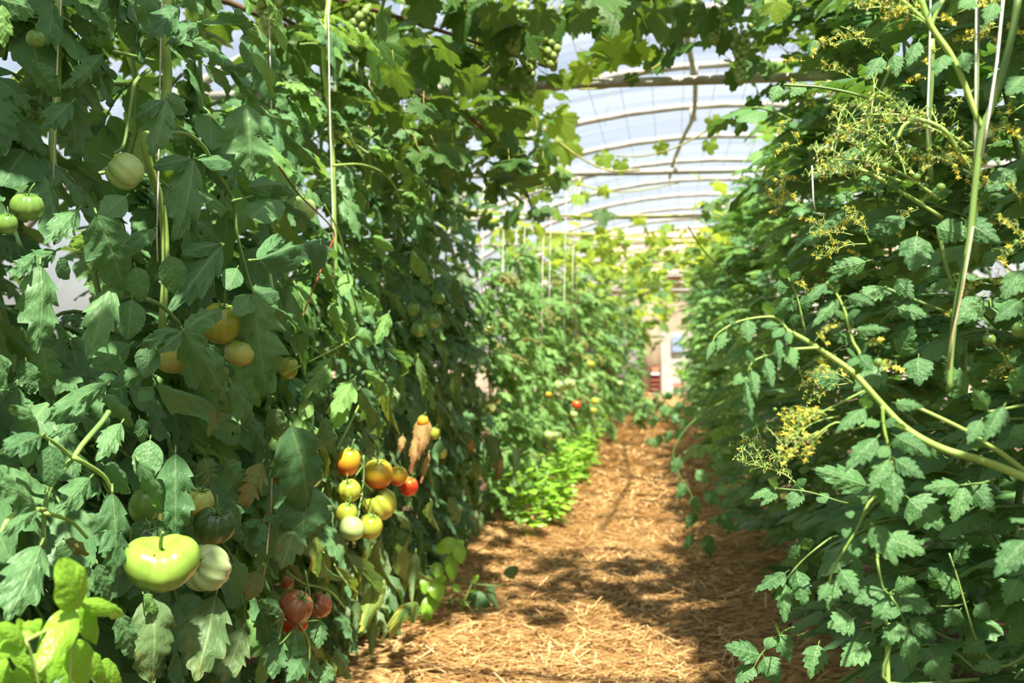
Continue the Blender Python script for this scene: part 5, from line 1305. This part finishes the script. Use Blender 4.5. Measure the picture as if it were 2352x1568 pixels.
# ------------------------------------------------------------------ grape vines overhead
GM = [MB() for _ in range(3)]
for k in range(3):
    GM[k].add(*grape_geo(k * 3 + 1)); GM[k].tube([(0, 0, 0), (0, -.3, .08), (0, -.6, .25)], [.018, .012], 4, 1)
GLM = {(k, m): GM[k].mesh('leaf', [MT[m], MT['cane']]) for k in range(3) for m in ('grape_leaf', 'grape_leaf_young')}
ICO = None
import bmesh
bm_ = bmesh.new(); bmesh.ops.create_icosphere(bm_, subdivisions=2, radius=1); ICO = bpy.data.meshes.new('grape'); bm_.to_mesh(ICO); bm_.free()
ICO.materials.append(MT['grape'])
ICO.polygons.foreach_set('use_smooth', [True] * len(ICO.polygons))


def under(p, gap):
    return V((p[0], p[1], min(p[2], 2.94 * math.sqrt(max(0.0, 1 - ((p[0] - 0.4) / 4.03) ** 2)) - gap)))


def vine(label, canes, leaves, seed, young=0.0):
    """canes: world polylines; leaves: (x0,x1,y0,y1,z0,z1,count,size)"""
    r = random.Random(seed)
    canes = [[under(q, .05) for q in P] for P in canes]
    c0 = V(canes[0][0])
    o = empty('grape_vine', c0); tag(o, label, 'grape vine', 'grape vines under the roof')
    for P in canes:
        b = MB(); b.tube([p - c0 for p in smooth_pts(P, 4)], [.011, .006], 6); b.build('cane', MT['cane'] if young else MT['bark'], o)
    for x0, x1, y0, y1, z0, z1, n, size in leaves:
        for k in range(n):
            p = under((r.uniform(x0, x1), r.uniform(y0, y1), r.uniform(z0, z1)), .09 + .05 * r.random())
            a = r.uniform(0, 6.28); e = r.uniform(-1.1, .15)
            d = V((math.cos(a) * math.cos(e), math.sin(a) * math.cos(e), math.sin(e)))
            s_ = size * r.uniform(.7, 1.25)
            link('leaf', GLM[r.randrange(3), 'grape_leaf_young' if r.random() < young else 'grape_leaf'], o, frame(d, V((r.uniform(-.5, .5), r.uniform(-.5, .5), 1)), p - c0, (s_,) * 3))
    return o


def ghero(o, c, wpx, Y, mat='grape_leaf_young', d=None, nrm=(0, -.6, -.5), var=None):
    p = at(c[0], c[1], Y=Y)
    s_ = wpx * 0.62 * mpp(p)
    a = R.uniform(0, 6.28)
    dd = V(d) if d else V((math.cos(a), .2, -abs(math.sin(a)) - .2))
    link('leaf', GLM[R.randrange(3) if var is None else var, mat], o, frame(dd, V(nrm) + V((R.uniform(-.3, .3), 0, R.uniform(-.3, .3))), p - dd.normalized() * s_ * .35 - o.location, (s_,) * 3))


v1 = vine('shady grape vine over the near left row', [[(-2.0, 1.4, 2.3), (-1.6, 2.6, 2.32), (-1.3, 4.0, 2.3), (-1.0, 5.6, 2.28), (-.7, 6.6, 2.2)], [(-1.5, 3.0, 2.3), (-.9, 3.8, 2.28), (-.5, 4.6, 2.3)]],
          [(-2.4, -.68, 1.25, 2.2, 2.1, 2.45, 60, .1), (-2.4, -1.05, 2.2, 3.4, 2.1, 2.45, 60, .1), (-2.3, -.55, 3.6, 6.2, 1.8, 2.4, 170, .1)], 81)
vtop = vine('thick upper growth of the grape vine, close under the film', [[(-2.2, 1.8, 2.5), (-1.4, 4.0, 2.6), (-.8, 6.5, 2.55)]], [(-2.4, -.45, .98, 2.1, 2.4, 2.6, 95, .17), (-2.4, -1.05, 2.1, 3.8, 2.4, 2.6, 75, .17), (-2.4, -.75, 3.6, 6.3, 2.42, 2.66, 100, .17)], 80)  # upper leaf layer added, mostly out of view, to shade the leaves below
vtop2 = vine('thick upper growth of the grape vine over the path', [[(-.8, 3.4, 2.6), (.4, 3.8, 2.68), (1.5, 4.0, 2.55)]], [(-.8, 1.5, 3.0, 4.8, 2.5, 2.7, 90, .15)], 78)
v0 = vine('unseen grape vine under the film behind the camera, added to block sky light', [[(-2.2, -2.8, 2.3), (0, -2, 2.4), (2.0, -.5, 2.3)]], [(-2.4, 2.4, -3, 0.1, 2.15, 2.5, 110, .14)], 79)  # out-of-view vine added to deepen the shade among the rows
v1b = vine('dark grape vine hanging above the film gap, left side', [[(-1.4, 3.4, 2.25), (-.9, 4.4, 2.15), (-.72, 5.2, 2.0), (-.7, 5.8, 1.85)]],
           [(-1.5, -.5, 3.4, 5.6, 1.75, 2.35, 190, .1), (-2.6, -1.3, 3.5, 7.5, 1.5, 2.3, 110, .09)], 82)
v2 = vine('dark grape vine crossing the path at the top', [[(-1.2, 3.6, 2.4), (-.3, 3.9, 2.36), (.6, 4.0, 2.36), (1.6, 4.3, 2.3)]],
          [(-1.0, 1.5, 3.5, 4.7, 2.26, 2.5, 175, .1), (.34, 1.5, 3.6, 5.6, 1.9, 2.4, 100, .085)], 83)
v3 = vine('grape vine over the right row', [[(1.6, 1.2, 2.35), (1.3, 3.0, 2.38), (1.2, 5.0, 2.3), (1.1, 7.0, 2.25)]],
          [(.55, 2.4, 1.9, 6.5, 2.2, 2.45, 260, .085)], 84)
v4 = vine('bright young grape vine over the middle of the path', [[(-1.6, 7.5, 2.1), (-.9, 8.2, 2.12), (-.1, 8.6, 2.15), (.9, 8.9, 2.2)], [(-1.4, 9.5, 2.15), (0, 10.2, 2.1), (1.2, 10.5, 2.2)]],
          [(-1.5, -.35, 6.2, 8.0, 1.85, 2.25, 45, .08), (-1.3, .9, 8.8, 12.5, 1.9, 2.2, 150, .085), (.1, .9, 6.5, 11, 1.7, 2.2, 60, .08)], 85, young=.75)
v6 = vine('pale green grape vine spread on wires beyond the second cross tie', [[(-1.4, 9.0, 2.1), (0, 9.6, 2.08), (.9, 10, 2.1)], [(-1.5, 11, 2.1), (.8, 11.6, 2.1)]], [(-1.5, .9, 8.5, 11.5, 1.9, 2.15, 150, .085), (-1.5, -.1, 9.5, 13, 1.7, 2.1, 90, .085)], 87, young=.85)
v5 = vine('light green grape vine towards the far end of the tunnel', [[(-1.6, 13, 2.15), (-.6, 15, 2.15), (.6, 18, 2.1)], [(-1.2, 12, 2.0), (-.9, 16, 1.95), (-.6, 20, 1.8)]],
          [(-1.5, .0, 12, 16.5, 1.5, 2.2, 200, .11), (-.6, .9, 13, 17, 1.9, 2.25, 60, .1), (-1.6, -.1, 18, 26, 1.2, 2.6, 70, .2)], 86, young=.55)
# measured sprays against the film
for c_, w_, Y, m_, d_ in [((1425, 118), 150, 4.6, 'grape_leaf_young', (.6, 0, -.5)), ((1400, 95), 100, 4.7, 'grape_leaf', (-.5, 0, .1)), ((1470, 125), 90, 4.6, 'grape_leaf_young', (1, 0, -.3)), ((1335, 170), 90, 4.6, 'grape_leaf_young', (-.5, 0, -.6)), ((1375, 150), 80, 4.65, 'grape_leaf_young', (.8, 0, -.2)), ((1300, 185), 60, 4.6, 'grape_leaf_young', (-.2, 0, -1)), ((1450, 185), 45, 4.6, 'grape_leaf', (0, 0, -1)), ((1290, 290), 105, 5.4, 'grape_leaf_young', (.4, 0, -.7)), ((1205, 275), 110, 5.3, 'grape_leaf_young', (-.4, 0, -.9)), ((1300, 345), 95, 5.6, 'grape_leaf_young', (-.1, 0, -1)), ((1235, 225), 70, 5.0, 'grape_leaf_young', (.3, 0, -1)), ((1180, 335), 80, 5.8, 'grape_leaf_young', (.2, 0, -1)), ((1425, 385), 50, 6.2, 'grape_leaf_young', (0, 0, -1)), ((1520, 345), 50, 6.0, 'grape_leaf_young', (.5, 0, -.7)), ((1640, 290), 60, 5.5, 'grape_leaf_young', (.3, 0, -1)), ((1630, 340), 50, 5.8, 'grape_leaf_young', (.1, 0, -1)), ((1390, 370), 60, 6.2, 'grape_leaf_young', (.5, 0, -.8)), ((1515, 120), 24, 4.5, 'grape_leaf', (0, 0, -1)), ((1245, 130), 60, 4.6, 'grape_leaf_young', (0, 0, -1)), ((1785, 22), 90, 3.2, 'grape_leaf_young', (.1, 0, -1)), ((1660, 100), 80, 4.0, 'grape_leaf', (-.3, 0, -1)), ((1685, 190), 60, 4.2, 'grape_leaf', (0, 0, -1)), ((1700, 290), 60, 4.4, 'grape_leaf', (-.3, 0, -1)), ((1730, 240), 50, 4.0, 'grape_leaf', (0, 0, -1)), ((1130, 70), 150, 4.0, 'grape_leaf', (0, 0, -1)), ((1060, 60), 120, 4.0, 'grape_leaf', (-.3, 0, -1)), ((1210, 100), 110, 4.1, 'grape_leaf', (.5, 0, -1)), ((1330, 30), 110, 4.0, 'grape_leaf', (0, 0, -1)), ((1550, 30), 100, 3.9, 'grape_leaf', (.4, 0, -1)), ((1620, 50), 90, 3.8, 'grape_leaf', (-.2, 0, -1)), ((1280, 60), 90, 4.0, 'grape_leaf', (0, 0, -1)), ((1370, 65), 70, 4.1, 'grape_leaf', (0, 0, -1)), ((870, 130), 160, 3.6, 'grape_leaf', (0, 0, -1)), ((690, 130), 140, 3.3, 'grape_leaf', (0, 0, -1)), ((980, 160), 130, 3.9, 'grape_leaf', (0, 0, -1))]:
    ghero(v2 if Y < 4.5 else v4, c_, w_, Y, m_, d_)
for pts, Y, r in [([(1130, 170), (1190, 235), (1260, 305), (1330, 360), (1400, 392), (1470, 390)], 5.6, .006), ([(1710, 250), (1640, 290), (1560, 335), (1480, 358), (1415, 358)], 5.6, .005), ([(1570, 95), (1525, 140), (1475, 170), (1400, 200), (1330, 205)], 4.6, .005), ([(1150, 385), (1200, 450), (1260, 500)], 6.5, .006), ([(1300, 415), (1400, 440), (1480, 435), (1560, 420)], 7.5, .006), ([(1320, 450), (1360, 445)], 7.5, .004)]:
    px_stem(v4, pts, [r, r * .7], 'cane', 'cane', Y=Y)

for k in range(4):
    b = MB()
    p = at([1230, 1395, 1545, 1320][k], [310, 205, 350, 395][k], Y=5.5)
    pts = [p + V((.015 * math.sin(i * 1.1), 0.01 * math.cos(i * 1.1), -.035 * i)) for i in range(6)]
    b.tube([q - v4.location for q in smooth_pts(pts, 3)], [.0018, .001], 4); b.build('tendril', MT['cane'], v4)


def bunch(px, py, hpx, wpx, Y, label, n=38):
    top = at(px, py, Y=Y)
    o = empty('grape_bunch', top); tag(o, label, 'grapes', 'grape bunches under the roof')
    H, W_ = hpx * mpp(top), wpx * mpp(top) * .5
    b = MB(); b.tube([(0, 0, .06), (0.004, 0, 0), (0, 0, -H)], [.003, .0015], 5); b.build('stalk', MT['stem'], o)
    g = W_ * .30
    for i in range(n):
        t = (i + .5) / n
        rad = W_ * (1.0 - .75 * t) * (0.5 + R.random() * .5)
        a = i * 2.4
        s_ = g * R.uniform(.8, 1.1)
        link('grape', ICO, o, M.Translation((math.cos(a) * rad, math.sin(a) * rad, -H * t + R.uniform(-.1, .1) * g)) @ M.Diagonal((s_, s_, s_ * 1.1, 1)))


for a_ in [(980, -20, 75, 80, 3.9, 'pale green grape bunch cut by the top edge beside the dark leaves'), (1215, 60, 160, 62, 4.3, 'long green grape bunch hanging at the left of the film gap'), (1265, 20, 135, 70, 4.2, 'green grape bunch hanging just right of the long one'), (1180, 10, 110, 70, 4.1, 'shaded green grape bunch above the long one'), (1640, 20, 80, 50, 4.0, 'dark grape bunch hanging at the right of the film gap'), (1700, 60, 130, 50, 3.9, 'dark slender grape bunch before the right foliage'), (1590, 10, 70, 60, 4.1, 'small dark grape bunch above the hanging hose'), (620, 0, 80, 70, 3.2, 'grape bunch in deep shade above the left row'), (820, 20, 90, 80, 3.6, 'dim grape bunch behind the white twine')]:
    bunch(*a_)
